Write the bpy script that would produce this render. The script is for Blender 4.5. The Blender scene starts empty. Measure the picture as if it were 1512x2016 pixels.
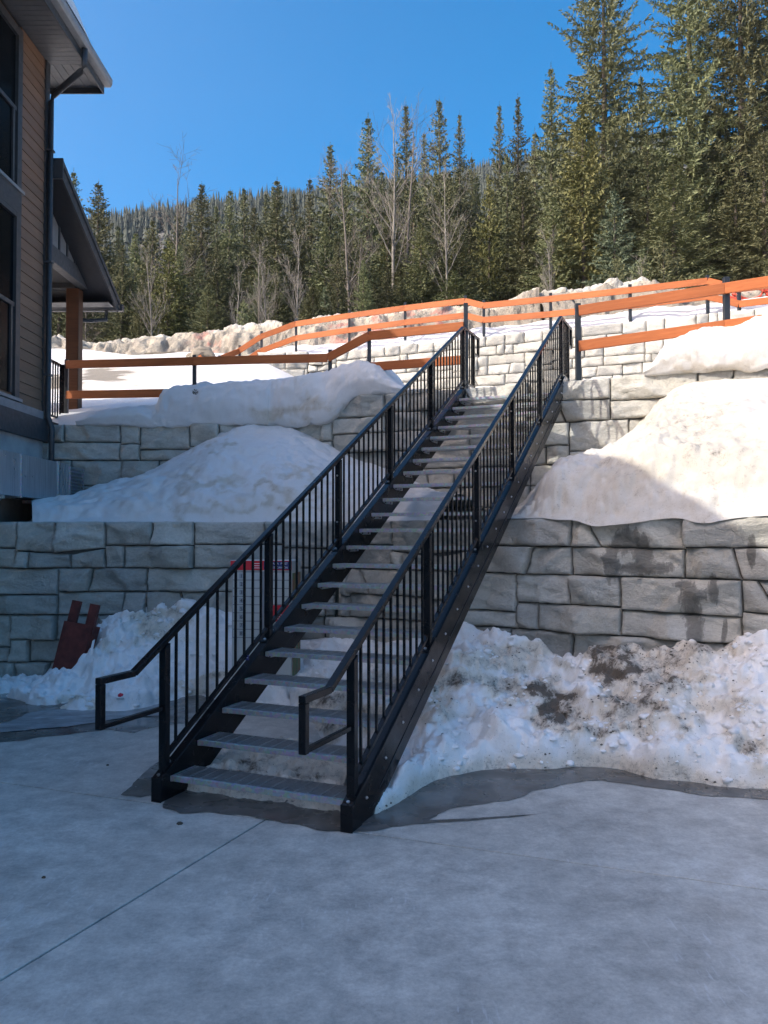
import bpy, math, random
import numpy as np
from mathutils import Vector, Matrix, noise as mnoise

random.seed(7)
SC = bpy.context.scene
COL = SC.collection

# ------------------------------------------------------------------ camera
CF, CPITCH, CROLL, CH = 1600.0, 0.0271, -0.001, 1.8892      # focal length in px of a 1512 x 2016 picture
_cp, _sp = math.cos(CPITCH), math.sin(CPITCH)
_c, _s = math.cos(CROLL), math.sin(CROLL)
_R0, FW, _U0 = Vector((1, 0, 0)), Vector((0, _cp, _sp)), Vector((0, -_sp, _cp))
RT, UP = _c * _R0 + _s * _U0, -_s * _R0 + _c * _U0
CAMP = Vector((0, 0, CH))
cd = bpy.data.cameras.new("camera"); cam = bpy.data.objects.new("camera", cd); COL.objects.link(cam)
cd.sensor_fit = 'VERTICAL'; cd.sensor_height = 36.0; cd.lens = 36.0 * CF / 2016.0
cd.clip_start = 0.05; cd.clip_end = 5000
cam.matrix_world = Matrix(((RT.x, UP.x, -FW.x, 0), (RT.y, UP.y, -FW.y, 0), (RT.z, UP.z, -FW.z, CH), (0, 0, 0, 1)))
SC.camera = cam

# ------------------------------------------------------------------ sky, sun, exposure
SUN_TRAVEL = Vector((1.0, 0.50, -1.0)).normalized()
el = math.asin(-SUN_TRAVEL.z)
az = math.atan2(-SUN_TRAVEL.x, -SUN_TRAVEL.y)
w = bpy.data.worlds.new("World"); SC.world = w; w.use_nodes = True
nt = w.node_tree; nt.nodes.clear()
wo = nt.nodes.new('ShaderNodeOutputWorld'); bg = nt.nodes.new('ShaderNodeBackground')
sky = nt.nodes.new('ShaderNodeTexSky'); sky.sky_type = 'NISHITA'; sky.sun_disc = False
sky.sun_elevation = el; sky.sun_rotation = az
sky.altitude = 1200; sky.air_density = 0.72; sky.dust_density = 10.0; sky.ozone_density = 1.0
hs = nt.nodes.new('ShaderNodeHueSaturation'); hs.inputs['Saturation'].default_value = 1.64; hs.inputs['Hue'].default_value = 0.488
nt.links.new(sky.outputs[0], hs.inputs['Color']); nt.links.new(hs.outputs[0], bg.inputs[0])
bg.inputs[1].default_value = 0.15
nt.links.new(bg.outputs[0], wo.inputs[0])
sd = bpy.data.lights.new("sun", 'SUN'); sun = bpy.data.objects.new("sun", sd); COL.objects.link(sun)
sd.energy = 2.0; sd.angle = math.radians(0.5); sd.color = (1.0, 0.95, 0.86)
sun.rotation_euler = SUN_TRAVEL.to_track_quat('-Z', 'Y').to_euler()
SC.view_settings.view_transform = 'Standard'; SC.view_settings.look = 'None'
SC.view_settings.exposure = 1.26; SC.view_settings.gamma = 1.0
SC.view_settings.use_curve_mapping = False
SC.render.engine = 'CYCLES'
SC.cycles.use_denoising = True
SC.cycles.max_bounces = 6; SC.cycles.diffuse_bounces = 3; SC.cycles.glossy_bounces = 3
SC.cycles.transparent_max_bounces = 4; SC.cycles.sample_clamp_indirect = 6

# ------------------------------------------------------------------ where a pixel of the survey picture lies on a known surface
def ray(x, y):
    return FW + RT * ((x - 756) / CF) - UP * ((y - 1008) / CF)
def at_y(x, y, Y):
    d = ray(x, y); return CAMP + d * (Y / d.y)
def at_z(x, y, Z):
    d = ray(x, y); return CAMP + d * ((Z - CH) / d.z)
def at_p(x, y, p, n):
    d = ray(x, y); return CAMP + d * ((Vector(p) - CAMP).dot(n) / d.dot(n))
def to_px(P):
    d = Vector(P) - CAMP; z = d.dot(FW)
    return 756 + CF * d.dot(RT) / z, 1008 - CF * d.dot(UP) / z
def zof(y, d):
    return at_y(756, y, d).z
def fb(x, y=0.0, z=0.0, o=4):
    return mnoise.fractal(Vector((x, y, z)), 1.0, 2.0, o, noise_basis='PERLIN_ORIGINAL')
def sstep(a, b, x):
    t = max(0.0, min(1.0, (x - a) / (b - a))); return t * t * (3 - 2 * t)

# ------------------------------------------------------------------ materials
MATS = {}
def newmat(name):
    m = bpy.data.materials.new(name); m.use_nodes = True
    n = m.node_tree; n.nodes.clear()
    o = n.nodes.new('ShaderNodeOutputMaterial'); b = n.nodes.new('ShaderNodeBsdfPrincipled')
    n.links.new(b.outputs[0], o.inputs[0]); MATS[name] = m
    return m, n, b
def N(n, t, **k):
    x = n.nodes.new(t)
    for a, v in k.items(): setattr(x, a, v)
    return x
def noise_tex(n, vec, scale, detail=4, rough=.55, dist=0.0):
    t = N(n, 'ShaderNodeTexNoise'); t.inputs['Scale'].default_value = scale; t.inputs['Detail'].default_value = detail
    t.inputs['Roughness'].default_value = rough; t.inputs['Distortion'].default_value = dist
    if vec is not None: n.links.new(vec, t.inputs['Vector'])
    return t
def ramp(n, fac, stops):
    r = N(n, 'ShaderNodeValToRGB'); e = r.color_ramp.elements
    while len(e) < len(stops): e.new(.5)
    for q, (p, c) in zip(e, stops):
        q.position = p; q.color = (c[0], c[1], c[2], 1) if hasattr(c, '__len__') else (c, c, c, 1)
    n.links.new(fac, r.inputs[0]); return r
def mixc(n, fac, a, b, mode='MIX'):
    x = N(n, 'ShaderNodeMix', data_type='RGBA', blend_type=mode)
    for s, v in ((x.inputs[0], fac), (x.inputs[6], a), (x.inputs[7], b)):
        if isinstance(v, (int, float)): s.default_value = v
        elif isinstance(v, tuple): s.default_value = (*v, 1)
        else: n.links.new(v, s)
    return x.outputs[2]
def mathn(n, op, a, b=None, c=None):
    x = N(n, 'ShaderNodeMath', operation=op)
    for i, v in enumerate((a, b, c)):
        if v is None: continue
        if isinstance(v, (int, float)): x.inputs[i].default_value = v
        else: n.links.new(v, x.inputs[i])
    return x.outputs[0]
def bump(n, b, h, strength, dist):
    x = N(n, 'ShaderNodeBump'); x.inputs['Strength'].default_value = strength; x.inputs['Distance'].default_value = dist
    n.links.new(h, x.inputs['Height']); n.links.new(x.outputs[0], b.inputs['Normal']); return x
def pos(n): return N(n, 'ShaderNodeNewGeometry').outputs['Position']
def mapped(n, vec, scale):
    m = N(n, 'ShaderNodeMapping'); m.inputs['Scale'].default_value = scale; n.links.new(vec, m.inputs['Vector']); return m.outputs[0]
def objrand(n): return N(n, 'ShaderNodeObjectInfo').outputs['Random']

def simple(name, col, rough=.5, metal=0.0, var=.15, scale=12, bmp=0.0, bscale=60, spec=.5, stretch=None):
    m, n, b = newmat(name); p = pos(n)
    if stretch: p = mapped(n, p, stretch)
    t = noise_tex(n, p, scale)
    r = ramp(n, t.outputs[0], [(.3, tuple(c * (1 - var) for c in col)), (.7, tuple(min(1, c * (1 + var)) for c in col))])
    n.links.new(r.outputs[0], b.inputs['Base Color'])
    b.inputs['Metallic'].default_value = metal
    rr = ramp(n, noise_tex(n, p, scale * 1.7).outputs[0], [(.3, max(.02, rough - .08)), (.7, min(1, rough + .08))])
    n.links.new(rr.outputs[0], b.inputs['Roughness'])
    b.inputs['Specular IOR Level'].default_value = spec
    if bmp: bump(n, b, noise_tex(n, p, bscale).outputs[0], bmp, .01)
    return m

# concrete slab
m, n, b = newmat('concrete'); p = pos(n)
big = noise_tex(n, p, .7, 4, .55, .2); mid = noise_tex(n, p, 4.6, 12, .78, .1); fine = noise_tex(n, p, 45, 8, .8)
c1 = ramp(n, big.outputs[0], [(.30, (.395, .38, .345)), (.5, (.47, .453, .413)), (.68, (.55, .532, .488))]).outputs[0]
c2 = mixc(n, .75, c1, ramp(n, mid.outputs[0], [(.3, (.24, .24, .245)), (.5, (.5, .5, .5)), (.70, (.76, .76, .755))]).outputs[0], 'OVERLAY')
sc1 = noise_tex(n, mapped(n, p, (14, 2.2, 1)), 3.0, 3, .5, .3)
scm = mathn(n, 'MULTIPLY', ramp(n, sc1.outputs[0], [(.60, 0), (.68, 1)]).outputs[0], ramp(n, noise_tex(n, p, .9, 2).outputs[0], [(.52, 0), (.62, .8)]).outputs[0])
c3 = mixc(n, mathn(n, 'MULTIPLY', scm, .55), c2, (.66, .66, .66))
rust = ramp(n, noise_tex(n, p, .8, 3, .5, .5).outputs[0], [(.66, 0), (.76, .35)]).outputs[0]
c4 = mixc(n, rust, c3, (.33, .27, .2))
c5 = mixc(n, .45, c4, ramp(n, fine.outputs[0], [(.3, .3), (.7, .7)]).outputs[0], 'OVERLAY')
n.links.new(c5, b.inputs['Base Color'])
n.links.new(ramp(n, mid.outputs[0], [(.3, .42), (.7, .72)]).outputs[0], b.inputs['Roughness'])
b.inputs['Specular IOR Level'].default_value = .35
bump(n, b, mathn(n, 'ADD', mid.outputs[0], mathn(n, 'MULTIPLY', fine.outputs[0], .5)), .12, .02)

# split stone faces
m, n, b = newmat('stone'); p = pos(n)
lo = noise_tex(n, p, 1.3, 3); strat = noise_tex(n, mapped(n, p, (1.5, 1.5, 3.2)), 2.2, 9, .7, .5); fn = noise_tex(n, p, 30, 6, .7)
base = ramp(n, strat.outputs[0], [(.25, (.34, .328, .295)), (.5, (.45, .438, .40)), (.75, (.54, .528, .49))]).outputs[0]
base = mixc(n, .5, base, ramp(n, lo.outputs[0], [(.35, (.4, .41, .41)), (.65, (.58, .56, .5))]).outputs[0], 'OVERLAY')
base = mixc(n, .35, base, ramp(n, fn.outputs[0], [(.3, .34), (.7, .66)]).outputs[0], 'OVERLAY')
vv = mathn(n, 'MULTIPLY_ADD', objrand(n), .36, .80)
mx = N(n, 'ShaderNodeVectorMath', operation='SCALE'); n.links.new(base, mx.inputs[0]); n.links.new(vv, mx.inputs['Scale'])
base = mx.outputs[0]
# melt-water stains running down the lower wall (each has its own place on the wall)
at = N(n, 'ShaderNodeAttribute', attribute_name='stain')
wn = noise_tex(n, mapped(n, p, (1, 1, .22)), 16, 6, .65)
sm = mathn(n, 'ADD', at.outputs['Fac'], mathn(n, 'MULTIPLY_ADD', wn.outputs[0], 1.1, -.55))
sm = ramp(n, sm, [(.40, 0), (.50, .7), (.62, 1)]).outputs[0]
base = mixc(n, mathn(n, 'MULTIPLY', sm, .72), base, (.075, .072, .064))
n.links.new(base, b.inputs['Base Color'])
n.links.new(mathn(n, 'MULTIPLY_ADD', sm, -.35, .85), b.inputs['Roughness'])
b.inputs['Specular IOR Level'].default_value = .3
vo = N(n, 'ShaderNodeTexVoronoi', feature='DISTANCE_TO_EDGE'); vo.inputs['Scale'].default_value = 2.3
n.links.new(mixc(n, .35, p, noise_tex(n, p, 3, 4).outputs['Color']), vo.inputs['Vector'])
ck = ramp(n, vo.outputs['Distance'], [(0, 0), (.03, 1)]).outputs[0]
hgt = mathn(n, 'ADD', mathn(n, 'ADD', strat.outputs[0], mathn(n, 'MULTIPLY', fn.outputs[0], .35)), mathn(n, 'MULTIPLY', ck, .10))
bump(n, b, hgt, 1.0, .04)

# snow, with an attribute that holds grit, plus a painted tone-down on the sunlit heaps
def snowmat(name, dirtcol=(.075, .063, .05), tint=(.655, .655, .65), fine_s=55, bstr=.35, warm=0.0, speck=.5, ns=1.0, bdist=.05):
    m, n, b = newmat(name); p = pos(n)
    a = N(n, 'ShaderNodeAttribute', attribute_name='dirt_suntone')
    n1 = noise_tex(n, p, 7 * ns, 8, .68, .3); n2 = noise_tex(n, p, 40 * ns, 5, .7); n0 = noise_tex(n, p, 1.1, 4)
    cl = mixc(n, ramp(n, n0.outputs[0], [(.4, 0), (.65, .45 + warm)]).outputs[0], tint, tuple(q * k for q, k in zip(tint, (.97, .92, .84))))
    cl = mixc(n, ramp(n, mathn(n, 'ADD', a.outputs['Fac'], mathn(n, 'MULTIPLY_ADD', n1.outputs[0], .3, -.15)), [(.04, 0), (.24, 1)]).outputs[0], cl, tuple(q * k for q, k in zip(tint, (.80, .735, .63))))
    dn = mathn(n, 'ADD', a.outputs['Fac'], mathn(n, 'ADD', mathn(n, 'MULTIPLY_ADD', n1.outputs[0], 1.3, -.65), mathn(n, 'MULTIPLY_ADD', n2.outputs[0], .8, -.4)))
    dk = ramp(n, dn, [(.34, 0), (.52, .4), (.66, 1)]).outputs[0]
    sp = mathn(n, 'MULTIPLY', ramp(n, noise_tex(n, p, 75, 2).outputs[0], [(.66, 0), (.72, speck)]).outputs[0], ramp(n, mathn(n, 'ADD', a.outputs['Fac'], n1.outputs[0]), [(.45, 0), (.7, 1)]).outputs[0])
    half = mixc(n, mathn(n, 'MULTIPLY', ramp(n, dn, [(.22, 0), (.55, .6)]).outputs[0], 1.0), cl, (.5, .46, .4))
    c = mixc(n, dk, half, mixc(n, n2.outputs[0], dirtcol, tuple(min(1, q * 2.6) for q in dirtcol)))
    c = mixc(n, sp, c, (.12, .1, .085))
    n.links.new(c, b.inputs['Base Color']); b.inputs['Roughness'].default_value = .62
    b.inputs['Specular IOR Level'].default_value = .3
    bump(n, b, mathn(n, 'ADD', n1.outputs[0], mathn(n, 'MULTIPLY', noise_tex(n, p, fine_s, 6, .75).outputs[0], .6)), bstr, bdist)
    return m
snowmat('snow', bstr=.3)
snowmat('snow_dirty_shade', bstr=.55, bdist=.05, speck=.9, warm=0, fine_s=38, tint=(.90, .90, .90))  # dirty yard snow, its base colour lightened because it lies in shade
snowmat('snow_far', dirtcol=(.13, .115, .09), tint=(.72, .72, .72), fine_s=6, bstr=.5, speck=0, ns=.4, bdist=.12)
m = snowmat('snow_ridge', dirtcol=(.20, .175, .14), tint=(.70, .675, .61), fine_s=9, bstr=1.0, warm=.3, speck=.3, ns=.4, bdist=.22)
n = m.node_tree; b = [x for x in n.nodes if x.type == 'BSDF_PRINCIPLED'][0]; lk = b.inputs['Base Color'].links[0].from_socket
ra = N(n, 'ShaderNodeAttribute', attribute_name='red')
rn = mathn(n, 'MULTIPLY', ra.outputs['Fac'], ramp(n, noise_tex(n, pos(n), 1.6, 4, .6).outputs[0], [(.5, 0), (.62, 1)]).outputs[0])
n.links.new(mixc(n, mathn(n, 'MULTIPLY', rn, .5), lk, (.62, .13, .1)), b.inputs['Base Color'])

# painted steel, galvanised, timber, cladding
simple('black_steel', (.006, .0065, .008), .22, 0, .3, 6, .04, 90, .24)
simple('post_steel', (.022, .024, .027), .42, 0, .25, 8)
simple('bolt_zinc', (.55, .55, .55), .35, 1.0, .2, 60)
m, n, b = newmat('galvanised'); p = pos(n)
v = N(n, 'ShaderNodeTexVoronoi'); v.inputs['Scale'].default_value = 42; n.links.new(p, v.inputs['Vector'])
n.links.new(mixc(n, .35, (.42, .44, .46), v.outputs['Color'], 'SOFT_LIGHT'), b.inputs['Base Color'])
b.inputs['Metallic'].default_value = .75
n.links.new(ramp(n, noise_tex(n, p, 9).outputs[0], [(.3, .38), (.7, .58)]).outputs[0], b.inputs['Roughness'])
m, n, b = newmat('grating_metal'); p = pos(n)
n.links.new(ramp(n, noise_tex(n, p, 30, 4).outputs[0], [(.3, (.50, .52, .54)), (.7, (.64, .66, .68))]).outputs[0], b.inputs['Base Color']); b.inputs['Metallic'].default_value = .92; b.inputs['Roughness'].default_value = .36
m, n, b = newmat('duct_metal'); p = pos(n)
n.links.new(ramp(n, noise_tex(n, mapped(n, p, (1, 9, .4)), 4, 5).outputs[0], [(.3, (.36, .40, .43)), (.7, (.56, .6, .62))]).outputs[0], b.inputs['Base Color'])
b.inputs['Metallic'].default_value = .85
n.links.new(ramp(n, noise_tex(n, p, 6).outputs[0], [(.3, .26), (.7, .45)]).outputs[0], b.inputs['Roughness'])
def wood(name, c0, c1, rough=.55):
    m, n, b = newmat(name); tc = N(n, 'ShaderNodeTexCoord').outputs['Object']
    g = noise_tex(n, mapped(n, tc, (1.2, 14, 22)), 1.6, 6, .6, 1.2); k = noise_tex(n, mapped(n, tc, (1, 3, 3)), 1.2, 3)
    c = ramp(n, g.outputs[0], [(.3, c0), (.7, c1)]).outputs[0]
    c = mixc(n, .4, c, ramp(n, k.outputs[0], [(.35, .36), (.65, .62)]).outputs[0], 'OVERLAY')
    s = mathn(n, 'MULTIPLY_ADD', objrand(n), .3, .85)
    x = N(n, 'ShaderNodeVectorMath', operation='SCALE'); n.links.new(c, x.inputs[0]); n.links.new(s, x.inputs['Scale'])
    n.links.new(x.outputs[0], b.inputs['Base Color']); b.inputs['Roughness'].default_value = rough
    b.inputs['Specular IOR Level'].default_value = .25
    bump(n, b, g.outputs[0], .25, .01)
wood('rail_wood', (.33, .092, .028), (.44, .14, .045))
wood('post_wood', (.07, .028, .013), (.115, .046, .021))
m, n, b = newmat('siding'); p = pos(n)
g = noise_tex(n, mapped(n, p, (1, 1.3, 26)), 2.2, 6, .6, .6)
c = ramp(n, g.outputs[0], [(.3, (.135, .070, .038)), (.7, (.195, .108, .062))]).outputs[0]
x = N(n, 'ShaderNodeVectorMath', operation='SCALE'); n.links.new(c, x.inputs[0]); n.links.new(mathn(n, 'MULTIPLY_ADD', objrand(n), .22, .9), x.inputs['Scale'])
n.links.new(x.outputs[0], b.inputs['Base Color']); b.inputs['Roughness'].default_value = .6; bump(n, b, g.outputs[0], .2, .008)
simple('charcoal', (.035, .037, .04), .5, 0, .2, 10)
simple('dark_trim', (.05, .052, .055), .55, 0, .2, 10)
simple('soffit_grey', (.07, .073, .077), .45, 0, .12, 8)
simple('panel_grey', (.16, .16, .16), .6, 0, .15, 6)
simple('gutter_grey', (.20, .205, .21), .4, 0, .12, 8)
simple('shingle', (.045, .045, .047), .85, 0, .3, 20, .4, 40)
simple('foundation', (.34, .34, .33), .85, 0, .22, 3, .3, 30)
simple('wall_core', (.10, .098, .09), .95, 0, .2, 8)
simple('gravel', (.11, .10, .085), .95, 0, .5, 9, .8, 25)
simple('dark_soil', (.07, .06, .045), .95, 0, .5, 3, .6, 20)
simple('rust_red', (.115, .024, .018), .55, 0, .45, 9, .2, 40)
simple('mail_grey', (.48, .50, .48), .5, 0, .06, 8)
simple('mail_gap', (.25, .255, .26), .6, 0, .1, 8)
simple('mail_red', (.62, .014, .03), .4, 0, .05, 8)
simple('mail_navy', (.02, .025, .14), .4, 0, .05, 8)
simple('mail_white', (.8, .8, .8), .5, 0, .03, 8)
simple('mail_black', (.02, .02, .022), .5, 0, .1, 8)
simple('mail_label', (.30, .33, .36), .5, 0, .05, 8)
simple('paper_white', (.78, .78, .78), .7, 0, .05, 8)
simple('litter_red', (.55, .02, .05), .5, 0, .1, 8)
simple('net_red', (.60, .09, .05), .6, 0, .2, 12)
simple('boulder', (.22, .19, .145), .9, 0, .3, 3, .5, 10)
m, n, b = newmat('window_glass'); b.inputs['Base Color'].default_value = (.006, .007, .008, 1); b.inputs['Roughness'].default_value = .25; b.inputs['Specular IOR Level'].default_value = .03
m, n, b = newmat('wet'); p = pos(n)
n.links.new(ramp(n, noise_tex(n, p, 4, 5, .6).outputs[0], [(.3, (.07, .067, .06)), (.5, (.105, .10, .092)), (.7, (.16, .155, .145))]).outputs[0], b.inputs['Base Color'])
n.links.new(ramp(n, noise_tex(n, p, 3, 3).outputs[0], [(.35, .12), (.65, .42)]).outputs[0], b.inputs['Roughness'])
m, n, b = newmat('ice_sheet'); p = pos(n)
n.links.new(ramp(n, noise_tex(n, mapped(n, p, (1, 2.5, 1)), 3.2, 7, .7, .5).outputs[0], [(.3, (.12, .12, .12)), (.5, (.27, .28, .29)), (.72, (.5, .53, .56))]).outputs[0], b.inputs['Base Color'])
b.inputs['Roughness'].default_value = .4; bump(n, b, noise_tex(n, p, 18, 5).outputs[0], .3, .02)
m, n, b = newmat('mail_art'); p = pos(n)
n.links.new(ramp(n, noise_tex(n, mapped(n, p, (4, 4, 1)), 5, 5, .6, .6).outputs[0], [(.3, (.03, .09, .03)), (.48, (.12, .2, .06)), (.58, (.3, .06, .04)), (.75, (.35, .3, .2))]).outputs[0], b.inputs['Base Color'])
def leafmat(name, dark, lite, var=.5):
    m, n, b = newmat(name); p = pos(n)
    t = noise_tex(n, p, .9, 3, .6); r = objrand(n)
    f = mathn(n, 'ADD', mathn(n, 'MULTIPLY', t.outputs[0], .75), mathn(n, 'MULTIPLY', noise_tex(n, p, 6, 2).outputs[0], .3))
    c = ramp(n, f, [(.32, dark), (.72, lite)]).outputs[0]
    hsv = N(n, 'ShaderNodeHueSaturation'); n.links.new(c, hsv.inputs['Color'])
    n.links.new(mathn(n, 'MULTIPLY_ADD', r, var, 1 - var / 2), hsv.inputs['Value']); n.links.new(mathn(n, 'MULTIPLY_ADD', r, .04, .48), hsv.inputs['Hue'])
    n.links.new(hsv.outputs[0], b.inputs['Base Color']); b.inputs['Roughness'].default_value = .7; b.inputs['Specular IOR Level'].default_value = .2
leafmat('needles_dark', (.088, .099, .054), (.199, .206, .105))
leafmat('needles_olive', (.091, .104, .051), (.213, .220, .107))
leafmat('needles_bright', (.095, .105, .035), (.22, .22, .085), .25)
leafmat('needles_blue', (.079, .107, .071), (.190, .231, .135), .25)
leafmat('needles_far', (.035, .045, .035), (.09, .10, .075), .4)
simple('bark_spruce', (.10, .08, .062), .95, 0, .35, 5, .6, 20)
simple('bark_birch', (.21, .19, .16), .85, 0, .35, 4, .4, 20)
simple('bark_grey', (.15, .13, .108), .9, 0, .35, 4, .4, 20)
simple('forest_floor', (.10, .085, .06), .95, 0, .5, .6, .5, 5)
simple('far_slope', (.12, .115, .10), .95, 0, .4, .05)
def M(k): return MATS[k]

# ------------------------------------------------------------------ object helpers
def tag(o, label=None, cat=None, group=None, kind=None):
    if label: o['label'] = label
    if cat: o['category'] = cat
    if group: o['group'] = group
    if kind: o['kind'] = kind
    return o
def empty(name, loc=(0, 0, 0), rz=0.0):
    o = bpy.data.objects.new(name, None); COL.objects.link(o); o.location = loc; o.rotation_euler = (0, 0, rz)
    o.empty_display_size = .2; return o
def thing(name, loc, label, cat, group=None, rz=0.0):
    return tag(empty(name, loc, rz), label, cat, group)
def put(name, mesh, parent=None, loc=(0, 0, 0), rot=None):
    o = bpy.data.objects.new(name, mesh); COL.objects.link(o); o.parent = parent; o.location = loc
    if rot is not None: o.rotation_euler = rot
    return o
class MB:
    def __init__(s, org=(0, 0, 0)):
        s.v, s.f, s.m, s.o = [], [], [], Vector(org)
    def add(s, vs, fs, mi=0):
        k = len(s.v); s.v += [tuple(Vector(v) - s.o) for v in vs]; s.f += [tuple(i + k for i in f) for f in fs]; s.m += [mi] * len(fs); return s
    def par(s, o, a, b, c, mi=0):
        o, a, b, c = Vector(o), Vector(a), Vector(b), Vector(c)
        if a.cross(b).dot(c) < 0: a, b = b, a
        vs = [o, o + a, o + a + b, o + b, o + c, o + a + c, o + a + b + c, o + b + c]
        return s.add(vs, [(0, 3, 2, 1), (4, 5, 6, 7), (0, 1, 5, 4), (1, 2, 6, 5), (2, 3, 7, 6), (3, 0, 4, 7)], mi)
    def box(s, x0, x1, y0, y1, z0, z1, mi=0):
        return s.par((x0, y0, z0), (x1 - x0, 0, 0), (0, y1 - y0, 0), (0, 0, z1 - z0), mi)
    def bar(s, p, q, wd, ht, up=(0, 0, 1), mi=0):      # rectangular bar from p to q, ht measured along up
        p, q, up = Vector(p), Vector(q), Vector(up)
        t = (q - p); tn = t.normalized(); sd = tn.cross(up)
        if sd.length < 1e-5: sd = tn.cross(Vector((1, 0, 0)))
        sd.normalize(); u = sd.cross(tn).normalized()
        return s.par(p - sd * wd / 2 - u * ht / 2, t, sd * wd, u * ht, mi)
    def slab(s, pts, ext, mi=0):                         # polygon extruded along ext
        pts = [Vector(q) for q in pts]; e = Vector(ext); k = len(pts)
        nrm = sum(((pts[i] - pts[0]).cross(pts[(i + 1) % k] - pts[0]) for i in range(k)), Vector())
        if nrm.dot(e) > 0: pts = pts[::-1]
        fs = [tuple(range(k)), tuple(range(2 * k - 1, k - 1, -1))] + [((i + 1) % k, i, k + i, k + (i + 1) % k) for i in range(k)]
        return s.add(pts + [q + e for q in pts], fs, mi)
    def tube(s, pts, rad, nseg=6, mi=0, cap=True):
        pts = [Vector(q) for q in pts]; rad = rad if hasattr(rad, '__len__') else [rad] * len(pts); vs, fs = [], []
        a = Vector((0, 0, 1))
        for i, q in enumerate(pts):
            t = (pts[min(i + 1, len(pts) - 1)] - pts[max(i - 1, 0)]).normalized()
            b1 = t.cross(a if abs(t.z) < .95 else Vector((1, 0, 0))).normalized(); b2 = t.cross(b1)
            vs += [q + (b1 * math.cos(2 * math.pi * k / nseg) + b2 * math.sin(2 * math.pi * k / nseg)) * rad[i] for k in range(nseg)]
        for i in range(len(pts) - 1):
            for k in range(nseg):
                fs.append((i * nseg + k, i * nseg + (k + 1) % nseg, (i + 1) * nseg + (k + 1) % nseg, (i + 1) * nseg + k))
        if cap: fs += [tuple(range(nseg - 1, -1, -1)), tuple(range((len(pts) - 1) * nseg, len(pts) * nseg))]
        return s.add(vs, fs, mi)
    def mesh(s, name, mats, smooth=False):
        me = bpy.data.meshes.new(name); me.from_pydata(s.v, [], s.f)
        for q in (mats if isinstance(mats, (list, tuple)) else [mats]): me.materials.append(M(q))
        me.polygons.foreach_set('material_index', s.m)
        if smooth: me.polygons.foreach_set('use_smooth', [True] * len(me.polygons))
        me.update(); return me
    def build(s, name, mats, parent=None, loc=(0, 0, 0), smooth=False, bevel=0):
        o = put(name, s.mesh(name, mats, smooth), parent, loc)
        if bevel:
            md = o.modifiers.new('bevel', 'BEVEL'); md.width = bevel; md.segments = 2; md.limit_method = 'ANGLE'
        return o
def copy_tree(o, parent=None):
    c = o.copy(); COL.objects.link(c); c.parent = parent
    for ch in list(o.children): copy_tree(ch, c)
    return c
def text_mesh(txt, size, mat, name='lettering'):
    cu = bpy.data.curves.new(name, 'FONT'); cu.body = txt; cu.size = size; cu.extrude = .0008
    ob = bpy.data.objects.new(name, cu); COL.objects.link(ob)
    dg = bpy.context.evaluated_depsgraph_get(); me = bpy.data.meshes.new_from_object(ob.evaluated_get(dg))
    bpy.data.objects.remove(ob); me.materials.clear(); me.materials.append(M(mat)); return me
def resample(pts, k):
    pts = [Vector(q) for q in pts]; out = []; nn = len(pts) - 1
    for i in range(k):
        t = i / (k - 1) * nn; j = min(int(t), nn - 1); f_ = t - j
        p0, p1, p2, p3 = pts[max(j - 1, 0)], pts[j], pts[j + 1], pts[min(j + 2, nn)]
        out.append(.5 * ((2 * p1) + (p2 - p0) * f_ + (2 * p0 - 5 * p1 + 4 * p2 - p3) * f_ ** 2 + (3 * p1 - p0 - 3 * p2 + p3) * f_ ** 3))
    return out
def attr(me, name, vals):
    a = me.attributes.new(name, 'FLOAT', 'POINT'); a.data.foreach_set('value', vals)
def gridmesh(name, P, nu, nv, mat, dirt_suntone=None, parent=None, extra=None):
    fs = []
    for i in range(nu - 1):
        for j in range(nv - 1):
            a = i * nv + j; fs.append((a, a + nv, a + nv + 1, a + 1))
    me = bpy.data.meshes.new(name); me.from_pydata([tuple(q) for q in P], [], fs); me.materials.append(M(mat))
    me.polygons.foreach_set('use_smooth', [True] * len(fs))
    if dirt_suntone is not None: attr(me, 'dirt_suntone', dirt_suntone)
    if extra:
        for k_, v_ in extra.items(): attr(me, k_, v_)
    me.update(); return put(name, me, parent)

# ================================================================== LARGE STRUCTURE
# wall lines (x, y); local axis runs to the right, n points into the bank
def axis(p, q):
    d = Vector((q[0] - p[0], q[1] - p[1], 0)); L = d.length; d.normalize(); return d, Vector((-d.y, d.x, 0)), L
A0, A1 = (-7.6, 10.66), (-.63, 10.47)
dB = math.radians(-35); B1 = (A1[0] + 9 * math.cos(dB), A1[1] + 9 * math.sin(dB))
M0, M1 = (-7.4, 13.5), (-1.5, 13.5)
dM = math.radians(-23.3); M2 = (M1[0] + 11 * math.cos(dM), M1[1] + 11 * math.sin(dM))
U1 = (-2.6, 27.6); dU = math.radians(-24.0)
U0 = (-5.6, 27.75); U2 = (U1[0] + 17 * math.cos(dU), U1[1] + 17 * math.sin(dU))
Z1, Z2L, Z2, Z3 = 2.06, 3.73, 4.12, 8.02

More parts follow.
